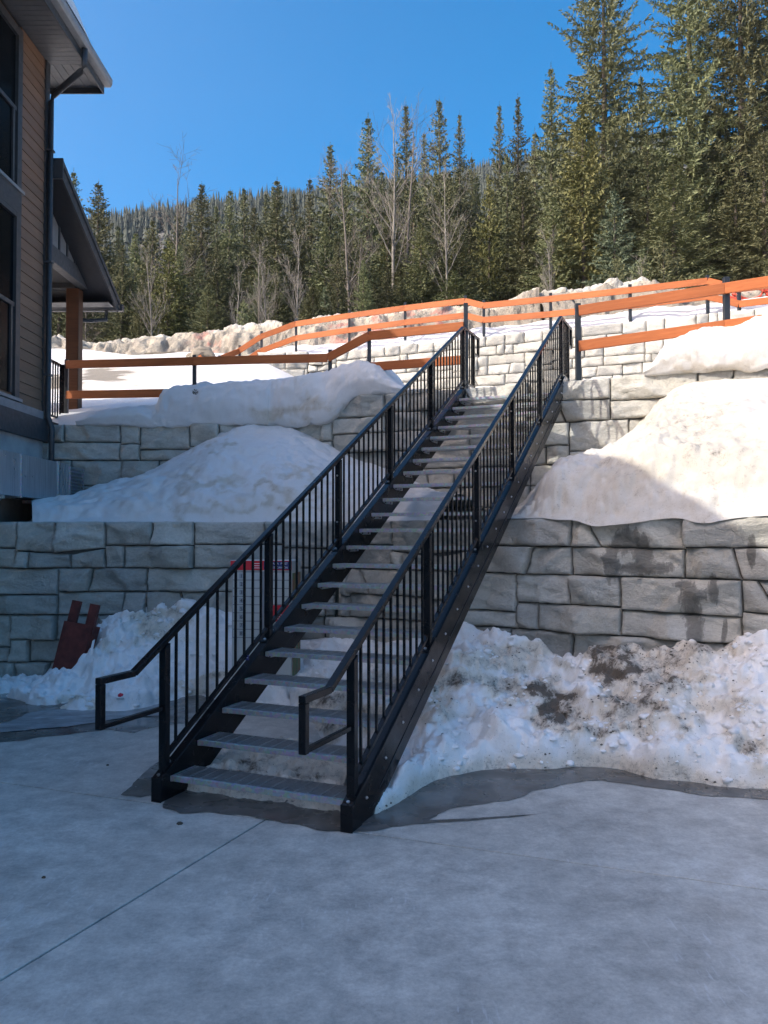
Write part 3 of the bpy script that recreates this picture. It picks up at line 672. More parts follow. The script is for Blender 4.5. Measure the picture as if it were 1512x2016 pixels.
for side in (0, 1):
    x_o = 0.0 if side == 0 else SW                     # outer face
    sg = 1 if side == 0 else -1                        # towards the middle of the stair
    xa, xb = (x_o, x_o + .08) if side == 0 else (x_o - .08, x_o)
    def prof(lo, hi, a0, a1): return [(a0, nz(a0) + hi), (a1, nz(a1) + hi), (a1, nz(a1) + lo), (a0, nz(a0) + lo)]
    mb = MB()
    a_lo = 0.0
    up_pts = [(0, 0.004), (0, .165), (.02, .185), (.06, nz(.06) + .045), (TOPA, nz(TOPA) + .045), (TOPA, nz(TOPA) - .30)]
    mb.slab([(xa, a, z) for a, z in [(0, .001), (0, .165), (.025, .19), (.08, nz(.08) + .045), (TOPA, nz(TOPA) + .045), (TOPA, nz(TOPA) - .19), (.092 + (.19 + .001 - .165) / SL, .001)]], (xb - xa, 0, 0))
    sgr = mb.build('stringer', 'black_steel', st, bevel=.006)
    mb = MB(); xi, xj = (xa + .014, xb - .004) if side == 0 else (xa + .004, xb - .014)
    a_b = .091 + (.33 - .165) / SL
    mb.slab([(xi, a, z) for a, z in [(.14, .001), (TOPA, nz(TOPA) - .1905), (TOPA, nz(TOPA) - .33), (a_b, .001)]], (xj - xi, 0, 0)); mb.build('stringer_flange', 'black_steel', sgr)
    mb = MB(); xk = x_o - sg * .002
    mb.slab([(xk, a, nz(a) + o_) for a, o_ in [(.42, -.178), (TOPA, -.178), (TOPA, -.190), (.42, -.190)]], (-sg * .006 + sg * .004, 0, 0)); mb.build('stringer_lip', 'post_steel', sgr)
    mb = MB(); mb.box(xa - .003, xb + .003, -.009, -.0005, .0, .172); mb.build('end_cap', 'black_steel', sgr, bevel=.003)
    for i in range(NT):
        a = A_0 + i * RUN + .12
        b_ = put('bolt', bolt_me, sgr, (x_o, a, nz(a) - .07), (0, 0, math.pi if side == 0 else 0))
    if side == 1:
        for (a, dz) in ((TOPA - .05, -.02), (TOPA - .05, -.16), (TOPA - .16, -.10)): put('bolt', bolt_me, sgr, (x_o, a, nz(a) + dz))
    # railing
    rx = x_o + sg * .04
    HB, ZB = -.25, .945
    PK, ZK = 7.16, nz(7.16) + .955
    EXT = -.565
    rail = MB()
    upv = (0, -math.sin(math.atan(SL)), math.cos(math.atan(SL)))
    rail.bar((rx, HB, ZB), (rx, PK, ZK), .048, .042, (0, 0, 1))
    r_ob = rail.build('railing', 'black_steel', st, bevel=.004)
    mb = MB(); mb.bar((rx, EXT - .024, ZB - .0005), (rx, HB - .002, ZB - .0005), .047, .042); mb.build('handrail_extension', 'black_steel', r_ob, bevel=.004)
    mb = MB(); mb.bar((rx, EXT, ZB - .023), (rx, EXT, .632), .047, .047, (0, 1, 0)); mb.build('handrail_drop', 'black_steel', r_ob, bevel=.004)
    mb = MB(); mb.bar((rx, EXT + .025, .648), (rx, .05, .648), .032, .032); mb.build('handrail_return', 'black_steel', r_ob, bevel=.004)
    LE = 7.98
    mb = MB(); mb.bar((rx, PK + .002, ZK - .001), (rx, LE, ZK - .001), .047, .042); mb.build('landing_handrail', 'black_steel', r_ob, bevel=.004)
    mb = MB(); mb.bar((rx, LE - .02, ZK - .022), (rx, LE - .02, ZK - .30), .04, .04, (0, 1, 0)); mb.bar((rx, LE - .041, ZK - .285), (rx, 7.72, ZK - .285), .03, .03); mb.build('landing_return', 'black_steel', r_ob)
    brz = .135
    posts = [.08, 1.50, 2.88, 4.27, 5.72, 7.17]
    mb = MB(); mb.bar((rx, posts[0] + .03, nz(posts[0]) + brz + .017), (rx, 7.15, nz(7.15) + brz), .036, .03); mb.build('bottom_rail', 'black_steel', r_ob, bevel=.003)
    zl = nz(7.17) + .12
    mb = MB(); mb.bar((rx, 7.205, zl), (rx, 7.70, zl), .036, .03); mb.build('landing_bottom_rail', 'black_steel', r_ob)
    for k, a in enumerate(posts):
        mb = MB(); tp = (nz(a) + .955 - .02) if k < 5 else ZK - .022
        w2 = .029
        mb.slab([(rx - w2, a - .028, nz(a - .028) + .047), (rx - w2, a + .028, nz(a + .028) + .047), (rx - w2, a + .028, tp + .014 if k < 5 else tp), (rx - w2, a - .028, tp - .016 if k < 5 else tp)], (2 * w2, 0, 0))
        po = mb.build('post', 'black_steel', r_ob, bevel=.003)
        mb = MB(); mb.slab([(rx - .04, a + q, nz(a + q) + o_) for q, o_ in ((-.085, .0455), (.085, .0455), (.085, .056), (-.085, .056))], (.08, 0, 0)); mb.build('base_plate', 'black_steel', po)
        for q in (-.06, .06):
            mb = MB(); z_ = nz(a + q) + .056; mb.tube([(rx, a + q, z_), (rx, a + q - .004, z_ + .009)], .012, 8); mb.build('bolt', 'bolt_zinc', po)
        if side == 1 and k in (2, 3) or side == 0 and k in (2,):
            for dz in (.3, .78): mb = MB(); mb.tube([(rx, a - .029, nz(a) + dz), (rx, a - .036, nz(a) + dz)], .009, 8); mb.build('bolt', 'bolt_zinc', po)
    mb = MB(); mb.bar((rx, 7.70, zl - .02), (rx, 7.70, ZK - .022), .045, .045, (0, 1, 0)); mb.build('post', 'black_steel', r_ob)
    bal = MB(); hb = .955 - brz - .03; hw = .0085
    sb = hw * SL
    bal.add([(-hw, -hw, -sb), (hw, -hw, -sb), (hw, hw, sb), (-hw, hw, sb), (-hw, -hw, hb - sb), (hw, -hw, hb - sb), (hw, hw, hb + sb), (-hw, hw, hb + sb)], [(3, 2, 1, 0), (4, 5, 6, 7), (0, 1, 5, 4), (1, 2, 6, 5), (2, 3, 7, 6), (3, 0, 4, 7)])
    bal_me = bal.mesh('baluster', 'black_steel')
    for k in range(5):
        nbal = 10; stp = (posts[k + 1] - posts[k]) / (nbal + 1)
        for q in range(1, nbal + 1):
            a = posts[k] + q * stp; put('baluster', bal_me, r_ob, (rx, a, nz(a) + brz + .012))
    b2 = MB(); b2.box(-hw, hw, -hw, hw, 0, ZK - .022 - zl - .014); b2m = b2.mesh('baluster', 'black_steel')
    for q in range(4): put('baluster', b2m, r_ob, (rx, 7.29 + q * .1, zl + .014))

# warning sticker on the left bottom rail
a_s = 1.14; zs = nz(a_s) + .135
stk = [o for o in st.children if o.name.startswith('railing')][0]
so_ = MB().box(.018, .075, a_s - .012, a_s - .008, zs - .045, zs - .003).build('sticker', 'mail_navy', stk)
MB().box(.028, .066, a_s - .0135, a_s - .0122, zs - .027, zs - .022).build('sticker_mark', 'mail_white', so_)

# ================================================================== NEAR FENCES on the middle wall
def fence(name, label, group, org, posts, boards, pw, bh, bt, postmat='post_steel', side=(0, 1, 0)):
    org = Vector(org); f_ = thing(name, org, label, 'fence', group); sd = Vector(side).normalized()
    for (P, zt, zb) in posts:
        P = Vector(P); mb = MB(org); mb.box(P.x - pw / 2, P.x + pw / 2, P.y - pw / 2, P.y + pw / 2, zb, zt); mb.build('post', postmat, f_, bevel=.004)
    for (p, q) in boards:
        p, q = Vector(p) - org, Vector(q) - org; L = (q - p).length
        mb = MB(); mb.box(0, L, -bt / 2, bt / 2, -bh / 2, bh / 2); o = mb.build('rail_board', 'rail_wood', f_, p, bevel=.006)
        d = (q - p).normalized(); s2 = d.cross(Vector((0, 0, 1))).normalized() * -1
        u_ = d.cross(s2)
        o.rotation_euler = Matrix((d, s2, u_)).transposed().to_euler()
    return f_
bM = Vector((M1[0], M1[1], 0)) + nMr * .22
def onM(x, y): return at_p(x, y, bM, nMr)
def onML(x, y, Y=13.75): return at_y(x, y, Y)
off = Vector((-.055 * nMr.x, -.055 * nMr.y, 0))
lf_off = Vector((0, -.055, 0))
p130, p383 = at_y(131, 770, 14.45), onML(383, 728)
pl = [(p130, at_y(131, 708, 14.45).z, 3.8), (p383, onML(383, 699).z, 3.7), (onM(650, 700), onM(650, 689).z, 4.1), (onM(727, 680), onM(727, 647).z, 4.1), (onM(917, 620), onM(917, 597).z, 4.1)]
bL = [(at_y(133, 719, 14.45) + lf_off, onML(383, 712.5) + lf_off), (onML(383, 712.5) + lf_off * 1.01, onM(648, 706) + off), (onM(648, 706) + off * 1.02, onM(729, 663) + off), (onM(729, 663) + off * 1.03, onM(915, 644) + off),
      (at_y(133, 778.5, 14.45) + lf_off, onML(383, 774) + lf_off), (onM(660, 765) + off, onM(729, 724) + off), (onM(729, 724) + off * 1.02, onM(912, 710) + off)]
fence('fence', 'brown-stained board fence in shade, from the timber porch post to the stair top', 'board fences on black posts', (p383.x, p383.y, 4), pl, bL, .062, .14, .04)
prr = [(onM(1138, 670), onM(1138, 598).z, 4.1), (onM(1430, 600), onM(1430, 546).z, 4.1), (onM(1720, 560), onM(1720, 500).z, 4.1)]
bR = [(onM(1141, 613.5) + off, onM(1427, 570) + off), (onM(1427, 570) + off * 1.02, onM(1720, 525) + off), (onM(1141, 683) + off, onM(1427, 643) + off), (onM(1427, 643) + off * 1.02, onM(1720, 602) + off)]
fence('fence', 'bright orange board fence right of the stair top, two rails in full sun', 'board fences on black posts', (prr[0][0].x, prr[0][0].y, 4), prr, bR, .075, .15, .04)

# ================================================================== FAR FENCE along the upper wall
bU = Vector((U1[0], U1[1], 0)) + nUr * .35
def onU(x, y):
    P = at_p(x, y, bU, nUr)
    if P.x < U1[0] + .15: P = at_p(x, y, Vector((U1[0], U1[1] + .36, 0)), nUl)
    return P
FP = [(472, 680, 733), (515, 652, 712), (583, 627, 690), (687.8, 611, 674), (797.7, 596, 652), (916.3, 582, 655), (952.5, 591, 662), (1084, 577, 652), (1240.5, 560, 638), (1393, 542, 622), (1455, 557, 632), (1600, 540, 615)]
posts = [(onU(x, (a + b_) / 2), onU(x, a).z, onU(x, b_).z - .3) for x, a, b_ in FP]
offU = Vector((-nUr.x * .05, -nUr.y * .05, 0)); brd = []
for (x0, a0, _), (x1, a1, _2) in zip(FP[:-1], FP[1:]):
    for dy in (12, 41):
        k0 = 1.0 if x0 > 1000 else .93
        brd.append((onU(x0, a0 + dy * (1.04 if x0 > 1000 else .97)) + offU * (1 + random.random() * .1), onU(x1, a1 + dy * (1.04 if x1 > 1000 else .97)) + offU * (1 + random.random() * .1)))
e0 = onU(472, 692) + offU; e1 = onU(472, 722) + offU
brd.append((at_y(392, 722, 26.4), e0)); brd.append((at_y(388, 750, 26.2), e1 + Vector((0, 0, .05))))
posts.append((at_y(432, 725, 26.9), at_y(432, 700, 26.9).z, 6.5)); posts.append((at_y(395, 740, 26.4), at_y(395, 716, 26.4).z, 6.0))
fence('fence', 'long orange board fence on slim posts climbing along the top of the uppermost wall', 'board fences on black posts', (0, 26, 8), posts, brd, .085, .19, .045)
fence('fence', 'short stub of orange fence falling to the right behind the shaded fence', 'board fences on black posts', (-6, 29, 7), [(at_y(393, 712, 29), at_y(393, 694, 29).z, 7.0), (at_y(410, 722, 29), at_y(410, 708, 29).z, 7.0), (at_y(437, 728, 29), at_y(437, 703, 29).z, 7.0)],
      [(at_y(391, 701, 28.92), at_y(415, 727, 28.92)), (at_y(412, 731, 28.90), at_y(440, 709, 28.90))], .07, .17, .045)

# ================================================================== SNOW
LAST = {}
def loft(name, F, B, nu, nv, g, mat, label, amp=.06, fs=2.5, amp2=.03, fs2=9.0, dirt_suntone=None, edge=.06, group='snow heaps on the terraces', lip=0.0, up=.75, vpow=1.0):
    F, B = resample(F, nu), resample(B, nu); P, D = [], []
    for i in range(nu):
        for j in range(nv):
            v = (j / (nv - 1)) ** vpow; u = i / (nu - 1)
            q = F[i].lerp(B[i], v); hz, hx = g(u, v)
            z = F[i].z + (B[i].z - F[i].z) * hz + hx
            env = min(1.0, min(v, 1 - v) / edge, min(u, 1 - u) / .03 + .15)
            d_ = fb(q.x * fs, q.y * fs, z * fs, 4) * amp + (fb(q.x * fs2, q.y * fs2, z * fs2 + 5, 3) * 1.5 + fb(q.x * 10, q.y * 10, z * 10, 4) * .5) * amp2
            bk = (F[i] - B[i]); bk.z = 0; bk.normalize()
            q = Vector((q.x, q.y, z + d_ * up * env)) + bk * (d_ * (1 - up) * 1.6 * env + lip * math.sin(math.pi * min(1, v * 3.2)) * (1 if v < .31 else 0))
            P.append(q)
            if dirt_suntone: a, b_ = to_px(q); D.append(dirt_suntone(a, b_, u, v))
            else: D.append(0.0)
    o = gridmesh(name, P, nu, nv, mat, D); LAST[name + label.split()[0]] = (P, D)
    return tag(o, label, 'snow', group)
def blobs(lst, base=0.0):
    def f_(a, b_, u, v):
        s = base; a, b_ = a + 60 * fb(a * .018, b_ * .03, 2, 4), b_ + 34 * fb(a * .018, b_ * .03, 7, 4)
        for x, y, rx, ry, k in lst:
            r2 = ((a - x) / rx) ** 2 + ((b_ - y) / ry) ** 2
            if r2 < 4: s = max(s, k * math.exp(-r2))
        return s
    return f_
bB = (A1[0], A1[1], 0)
def onB(x, y): return at_p(x, y, bB, nBv)
def onA(x, y): return at_p(x, y, (A0[0], A0[1], 0), nA)
zb = Vector((0, 0, -.05))
# right bank on the yard
Fp = [(575, 1418), (620, 1448), (668, 1515), (700, 1590), (724, 1630), (752, 1612), (790, 1590), (830, 1562), (880, 1541), (950, 1527), (1010, 1524), (1075, 1524), (1150, 1519), (1215, 1523), (1290, 1543), (1360, 1549), (1430, 1562), (1512, 1566), (1600, 1572), (1700, 1590)]
Bp = [(560, 1252), (600, 1250), (640, 1246), (690, 1242), (745, 1240), (800, 1236), (860, 1228), (915, 1226), (965, 1236), (1010, 1258), (1060, 1272), (1110, 1292), (1160, 1284), (1220, 1268), (1290, 1258), (1350, 1256), (1410, 1272), (1455, 1256), (1500, 1242), (1560, 1232)]
Bw = [(onB(x, y + 24) if x > 665 else onA(x, y + 10)) + Vector((0, .05, 0)) for x, y in Bp]
def gR(u, v):
    lipz = .24 * sstep(0, .045, v) * (1 - .3 * v)
    mid = .10 * math.sin(math.pi * min(1, v * 1.1)) * (0.6 + .6 * fb(u * 9, v * 3, 1, 2))
    k = sstep(.19, .40, u)
    return (v ** 1.25) * (1 - 0) , (lipz + mid) * k * (1 - sstep(.9, 1, v)) + (1 - k) * .08 * math.sin(math.pi * v)
dR = blobs([(1222, 1322, 45.9, 31.2, 0.8925), (1180, 1290, 74.25, 18.2, 0.651), (1085, 1380, 48.6, 33.8, 0.945), (1068, 1365, 29.7, 18.2, 0.8925), (1290, 1350, 67.5, 44.2, 0.525), (1265, 1375, 40.5, 33.8, 0.5775), (1330, 1330, 27, 13, 0.63), (1130, 1272, 108, 18.2, 0.525), (1250, 1268, 175.5, 19.5, 0.546), (1390, 1275, 94.5, 18.2, 0.525),
            (900, 1335, 81, 16.9, 0.5775), (960, 1300, 80, 14, 0.42), (985, 1350, 33.75, 15.6, 0.525), (1200, 1435, 121.5, 18.2, 0.525), (1150, 1450, 54, 13, 0.5775), (1480, 1470, 30, 40, 0.504), (1080, 1425, 33.75, 15.6, 0.5775), (1320, 1420, 60, 14, 0.441), (1390, 1330, 30, 12, 0.42), (700, 1420, 94.5, 31.2, 0.63), (640, 1370, 67.5, 20.8, 0.5775), (760, 1350, 60, 20, 0.441), (735, 1600, 18.9, 20.8, 0.525), (1300, 1300, 120, 22, 0.441), (1020, 1290, 90, 20, 0.42), (860, 1400, 60, 30, 0.315), (1420, 1380, 60, 30, 0.357), (1220, 1390, 60, 30, 0.441)], .05)
def dR2(a, b_, u, v): return max(dR(a, b_, u, v), .42 * (1 - sstep(.0, .04, v)))
loft('snow_bank', [at_z(x, y, -.03) for x, y in Fp], Bw, 330, 120, gR, 'snow_dirty_shade', 'rutted grey-white snow bank with dirty patches against the lower wall, right of the stair', .17, 1.3, .10, 3.6, dR2, .05, 'melting snow banks on the yard', vpow=1.1)
# loose clods and grit melting out of the bank, too many to count
def scatter(name, src, count, rmin, rmax, mat, want, label, cat, sub=1, seed=0):
    import bmesh
    rr_ = random.Random(seed); P, D = src; bm = bmesh.new(); bmesh.ops.create_icosphere(bm, subdivisions=sub, radius=1)
    bv = [v.co.copy() for v in bm.verts]; bf = [tuple(v.index for v in f_.verts) for f_ in bm.faces]; bm.free(); mb = MB(); k = 0; tries = 0
    while k < count and tries < count * 60:
        tries += 1; i = rr_.randrange(len(P))
        if not want(D[i], *to_px(P[i]), rr_): continue
        c = Vector(P[i]); rad = rr_.uniform(rmin, rmax) * rr_.uniform(.5, 1); sx = rr_.uniform(0, 90); rot = Matrix.Rotation(rr_.uniform(0, 6.28), 3, 'Z')
        mb.add([c + rot @ Vector((v.x * 1.3, v.y, v.z * .7)) * rad * (1 + .55 * mnoise.noise(v * 1.3 + Vector((sx, 0, 0))) + (.5 * mnoise.noise(v * 3.1 + Vector((0, sx, 0))) if sub > 1 else 0)) - Vector((0, 0, rad * .35)) for v in bv], bf); k += 1
    return tag(mb.build(name, mat, smooth=(sub > 1)), label, cat, kind='stuff')
bank = LAST['snow_bankrutted']
scatter('snow_clods', bank, 560, .010, .042, 'snow_dirty_shade', lambda d, x, y, q: d < .3 and x > 740 and y < 1540 and mnoise.noise(Vector((x * .012, y * .02, 3))) > -.05, 'small melting snow clods strewn over the right bank', 'snow', 2, 4)
scatter('grit', bank, 1100, .004, .015, 'gravel', lambda d, x, y, q: x > 740 and q.random() < d * d * 2.2, 'dark grit melting out of the right snow bank', 'gravel', 1, 5)
# left pile on the yard
Fp = [(-120, 1382), (0, 1378), (50, 1392), (110, 1405), (170, 1408), (240, 1408), (300, 1398), (345, 1385), (400, 1378), (450, 1392), (500, 1402), (560, 1405), (610, 1400)]
Bp = [(-120, 1345), (0, 1345), (55, 1348), (105, 1330), (150, 1300), (196, 1222), (232, 1212), (285, 1196), (330, 1178), (385, 1182), (430, 1200), (500, 1232), (580, 1250)]
dL = blobs([(300, 1235, 50, 26, .45), (330, 1210, 40, 16, .45), (250, 1260, 30, 18, .3), (420, 1340, 30, 16, .42), (400, 1360, 60, 12, .4), (150, 1385, 60, 8, .4), (300, 1260, 16, 8, .6)], .03)
def gL(u, v): return v ** 1.15, .09 * sstep(0, .1, v) * (1 - sstep(.85, 1, v)) + .12 * math.sin(math.pi * v) * sstep(.15, .45, u)
loft('snow_bank', [at_z(x, y, -.03) for x, y in Fp], [onA(x, y) + Vector((0, .04, 0)) for x, y in Bp], 220, 100, gL, 'snow_dirty_shade', 'lumpy grey snow heap against the lower wall behind the left railing', .17, 1.4, .11, 3.8, dL, .05, 'melting snow banks on the yard')
scatter('snow_clods', LAST['snow_banklumpy'], 300, .012, .045, 'snow_dirty_shade', lambda d, x, y, q: x < 470 and y > 1190 and d < .4, 'small snow clods strewn over the left heap', 'snow', 2, 8)
# strip of ice under the lowest treads
Fp = [(352, 1560), (400, 1572), (470, 1584), (540, 1590), (610, 1602), (668, 1612)]
Bp = [(420, 1480), (470, 1468), (530, 1455), (590, 1458), (650, 1470), (700, 1490)]
dU_ = blobs([(480, 1510, 80, 16, .6), (600, 1530, 60, 16, .55), (520, 1560, 120, 14, .4), (560, 1480, 80, 14, .5)], .25)
loft('ice_strip', [at_z(x, y, -.02) for x, y in Fp], [at_z(x, y, .03) for x, y in Bp], 130, 50, lambda u, v: (v, .12 * sstep(0, .12, v) * (1 - sstep(.7, 1, v))), 'snow_dirty_shade', 'low strip of dirty ice under the lowest treads of the stair', .05, 3, .05, 8, dU_, .06, 'melting snow banks on the yard')
# snow on the lower terrace, right of the stair
bM2 = (M1[0], M1[1], 0)
def onM2(x, y): return at_p(x, y, bM2, nMr)
BpR = [(960, 1012), (1010, 1003), (1045, 985), (1080, 957), (1110, 925), (1150, 903), (1195, 880), (1240, 850), (1272, 818), (1300, 786), (1335, 762), (1390, 748), (1512, 742), (1620, 735), (1750, 730)]
FxR = [975, 1010, 1040, 1070, 1100, 1135, 1175, 1215, 1255, 1295, 1340, 1390, 1460, 1560, 1680]
def topB(x):
    P = at_p(x, 1024, bB, nBv); P.z = Z1 + .0; return P
ov = Vector((-nBv.x, -nBv.y, 0))
FR = []
for k, x in enumerate(FxR):
    o_ = [0, -.02, .0, .02, .04, .06, .09, .11, .09, .07, .06, .10, .05, .06, .06][k]
    FR.append(topB(x) + ov * o_ + Vector((0, 0, [-.0, -.0, -.0, .0, -.02, -.03, -.09, -.08, -.06, -.03, -.02, -.07, -.02, 0, 0][k])))
def gMR(u, v):
    k = sstep(.05, .3, u)
    st_ = .40 * sstep(0, .16, v) * k
    return v ** 1.05, st_ * (1 - sstep(.25, 1, v)) * 1.0 + .10 * math.sin(math.pi * v) * k
suntoneMR = blobs([(1360, 830, 170, 80, .33), (1250, 920, 130, 60, .30), (1420, 900, 180, 80, .32), (1300, 790, 80, 30, .32)], .17)  # tan tone painted in so the sunlit mound stays below white
loft('snow_mound', FR, [onM2(x, y) + Vector((0, .04, 0)) for x, y in BpR], 240, 110, gMR, 'snow', 'big sunlit snow mound on the terrace right of the stair, drooping over the lower wall', .10, 1.3, .04, 6, suntoneMR, .05, lip=.10)
# left mound
BpL = [(55, 1015), (130, 1003), (200, 975), (270, 941), (330, 906), (380, 880), (430, 852), (470, 838), (530, 835), (572, 840), (612, 858), (660, 884), (705, 905), (760, 925), (820, 950), (900, 988), (960, 1005)]
FxL = [60, 110, 165, 225, 285, 335, 385, 430, 480, 525, 565, 610, 650, 695, 740, 800, 860]
def topA(x):
    P = at_p(x, 1024, (A0[0], A0[1], 0), nA) if x < 660 else at_p(x, 1024, bB, nBv)
    P.z = Z1 - .02; return P
BL = []
for x, y in BpL:
    P = onM2(x, y) if x > 540 else at_y(x, y, 13.5); BL.append(P + Vector((0, .04, 0)))
def gML(u, v): return v ** .95, .16 * sstep(0, .12, v) * (1 - sstep(.3, 1, v)) + .14 * math.sin(math.pi * v)
dML = blobs([(420, 945, 90, 10, .28), (560, 970, 140, 8, .25), (500, 1000, 200, 8, .28), (430, 870, 20, 6, .3), (600, 930, 80, 8, .22)], .02)
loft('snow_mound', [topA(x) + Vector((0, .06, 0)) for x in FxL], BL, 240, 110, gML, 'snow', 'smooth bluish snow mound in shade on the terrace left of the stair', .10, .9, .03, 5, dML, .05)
# snow lying along the top of the middle wall
def ledge(name, pts, nu, nv, label, mat='snow', seed=0, dirt_suntone=None):
    # pts: (front-bottom point, out direction, overhang, height, depth)
    C0 = resample([p[0] for p in pts], nu); rr = [resample([(p[2], p[3], p[4]) for p in pts], nu)][0]; od = resample([p[1] for p in pts], nu)
    P, D = [], []
    for i in range(nu):
        o_, h, dp = rr[i]; n_ = od[i].normalized(); e = sstep(0, .06, i / (nu - 1)) * sstep(1, .95, i / (nu - 1))
        sec = [(-.06, -.03), (o_ * .6, -.02 - .05 * min(1, o_ * 6)), (o_ + .02, .10 * h), (o_ + .04, .38 * h), (o_ - .02, .68 * h), (o_ - .14, .90 * h), (-dp * .3, h), (-dp * .65, h * .96), (-dp * .9, h * .6), (-dp, -.05)]
        sec = resample([(a, b_, 0) for a, b_ in sec], nv)
        for j in range(nv):
            a, b_ = sec[j].x, sec[j].y
            q = C0[i] + n_ * a + Vector((0, 0, b_))
            env = min(1, j / 4, (nv - 1 - j) / 3)
            d_ = (fb(q.x * 1.6 + seed, q.y * 1.6, q.z * 1.6, 4) * .09 + (abs(fb(q.x * 5, q.y * 5 + seed, q.z * 5, 3)) - .25) * .05) * env * min(1, h * 2.5)
            q = q + n_ * d_ * .6 + Vector((0, 0, d_ * .8)); P.append(q); D.append(dirt_suntone(*to_px(q), i / nu, j / nv) if dirt_suntone else 0)
    o = gridmesh(name, P, nu, nv, mat, D); return tag(o, label, 'snow', 'snow heaps on the terraces')
def lpt(x, ybot, ytop, overhang, depth, right):
    if right: P = at_p(x, ybot, bM2, nMr); n_ = -nMr; z0 = Z2 if x > 655 else Z2L
    else: P = at_y(x, ybot, 13.5); n_ = Vector((0, -1, 0)); z0 = Z2L
    P = Vector((P.x, P.y, z0 if ybot < 9999 else z0))
    zt = (at_p(x, ytop, Vector((P.x, P.y, 0)) - n_ * depth * .35, n_)).z
    return (P, n_, overhang, max(.04, zt - z0), depth)
dLe = blobs([(590, 815, 90, 14, .3), (620, 790, 40, 14, .28), (388, 775, 7, 7, .0)], .02)
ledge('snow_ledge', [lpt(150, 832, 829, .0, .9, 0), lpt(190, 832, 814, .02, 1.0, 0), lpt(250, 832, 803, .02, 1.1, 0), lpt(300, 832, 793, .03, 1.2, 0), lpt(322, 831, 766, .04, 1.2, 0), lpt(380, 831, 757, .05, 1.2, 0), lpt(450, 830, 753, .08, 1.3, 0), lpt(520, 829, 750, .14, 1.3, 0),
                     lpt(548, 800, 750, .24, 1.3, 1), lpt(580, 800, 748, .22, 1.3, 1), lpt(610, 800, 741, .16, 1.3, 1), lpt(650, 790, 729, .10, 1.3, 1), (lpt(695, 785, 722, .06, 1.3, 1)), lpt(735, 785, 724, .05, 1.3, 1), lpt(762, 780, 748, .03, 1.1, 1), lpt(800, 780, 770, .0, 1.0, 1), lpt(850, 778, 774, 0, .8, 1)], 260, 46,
      'long shaded snow drift lying on the middle wall in front of the brown fence', dirt_suntone=dLe)
suntoneRe = blobs([(1400, 720, 120, 16, .30)], .12)  # same warm darkening put into the colour of the drift in full sun
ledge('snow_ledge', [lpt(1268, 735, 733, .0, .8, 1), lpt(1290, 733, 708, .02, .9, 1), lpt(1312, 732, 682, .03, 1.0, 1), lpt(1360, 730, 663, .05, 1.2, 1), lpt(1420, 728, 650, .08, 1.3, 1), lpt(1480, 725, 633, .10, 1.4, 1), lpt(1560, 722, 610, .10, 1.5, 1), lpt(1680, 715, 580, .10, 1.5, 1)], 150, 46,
      'sunlit snow drift on the middle wall burying the foot of the orange fence', dirt_suntone=suntoneRe, seed=9)
# roof snow
mb = []
P, nu, nv = [], 90, 14
for i in range(nu):
    for j in range(nv):
        y = 13.0 - 12 * i / (nu - 1); v = j / (nv - 1); x = EX + .13 - v * 1.3
        z = EAV + .2 + (-x + EX) * .42 + (.06 + .34 * math.sin(math.pi * min(1, v * 5 + .02) * .5) ** .5 if v > 0 else .06) * sstep(0, .06, i / nu) * (1 - sstep(.8, 1, v)) + fb(y * 1.2, x, 0, 3) * .06 * (1 if j else 0)
        P.append((x, y, z))
tag(gridmesh('roof_snow', P, nu, nv, 'snow', [0.0] * len(P)), 'snow lying on the main roof just above the gutter', 'snow', 'snow on the roofs')
P, nu, nv = [], 60, 12
for i in range(nu):
    for j in range(nv):
        y = 13.7 + 1.95 * i / (nu - 1); v = j / (nv - 1); x = -5.25 - v * 2.0
        z = rake_z(y) + .01 + .13 * sstep(0, .12, v) * sstep(0, .25, i / nu) * sstep(1, .9, i / nu) + fb(y * 2, x * 2, 3, 3) * .02
        P.append((x, y, z))
tag(gridmesh('roof_snow', P, nu, nv, 'snow', [0.0] * len(P)), 'thin snow sheet on the sloping porch roof', 'snow', 'snow on the roofs')
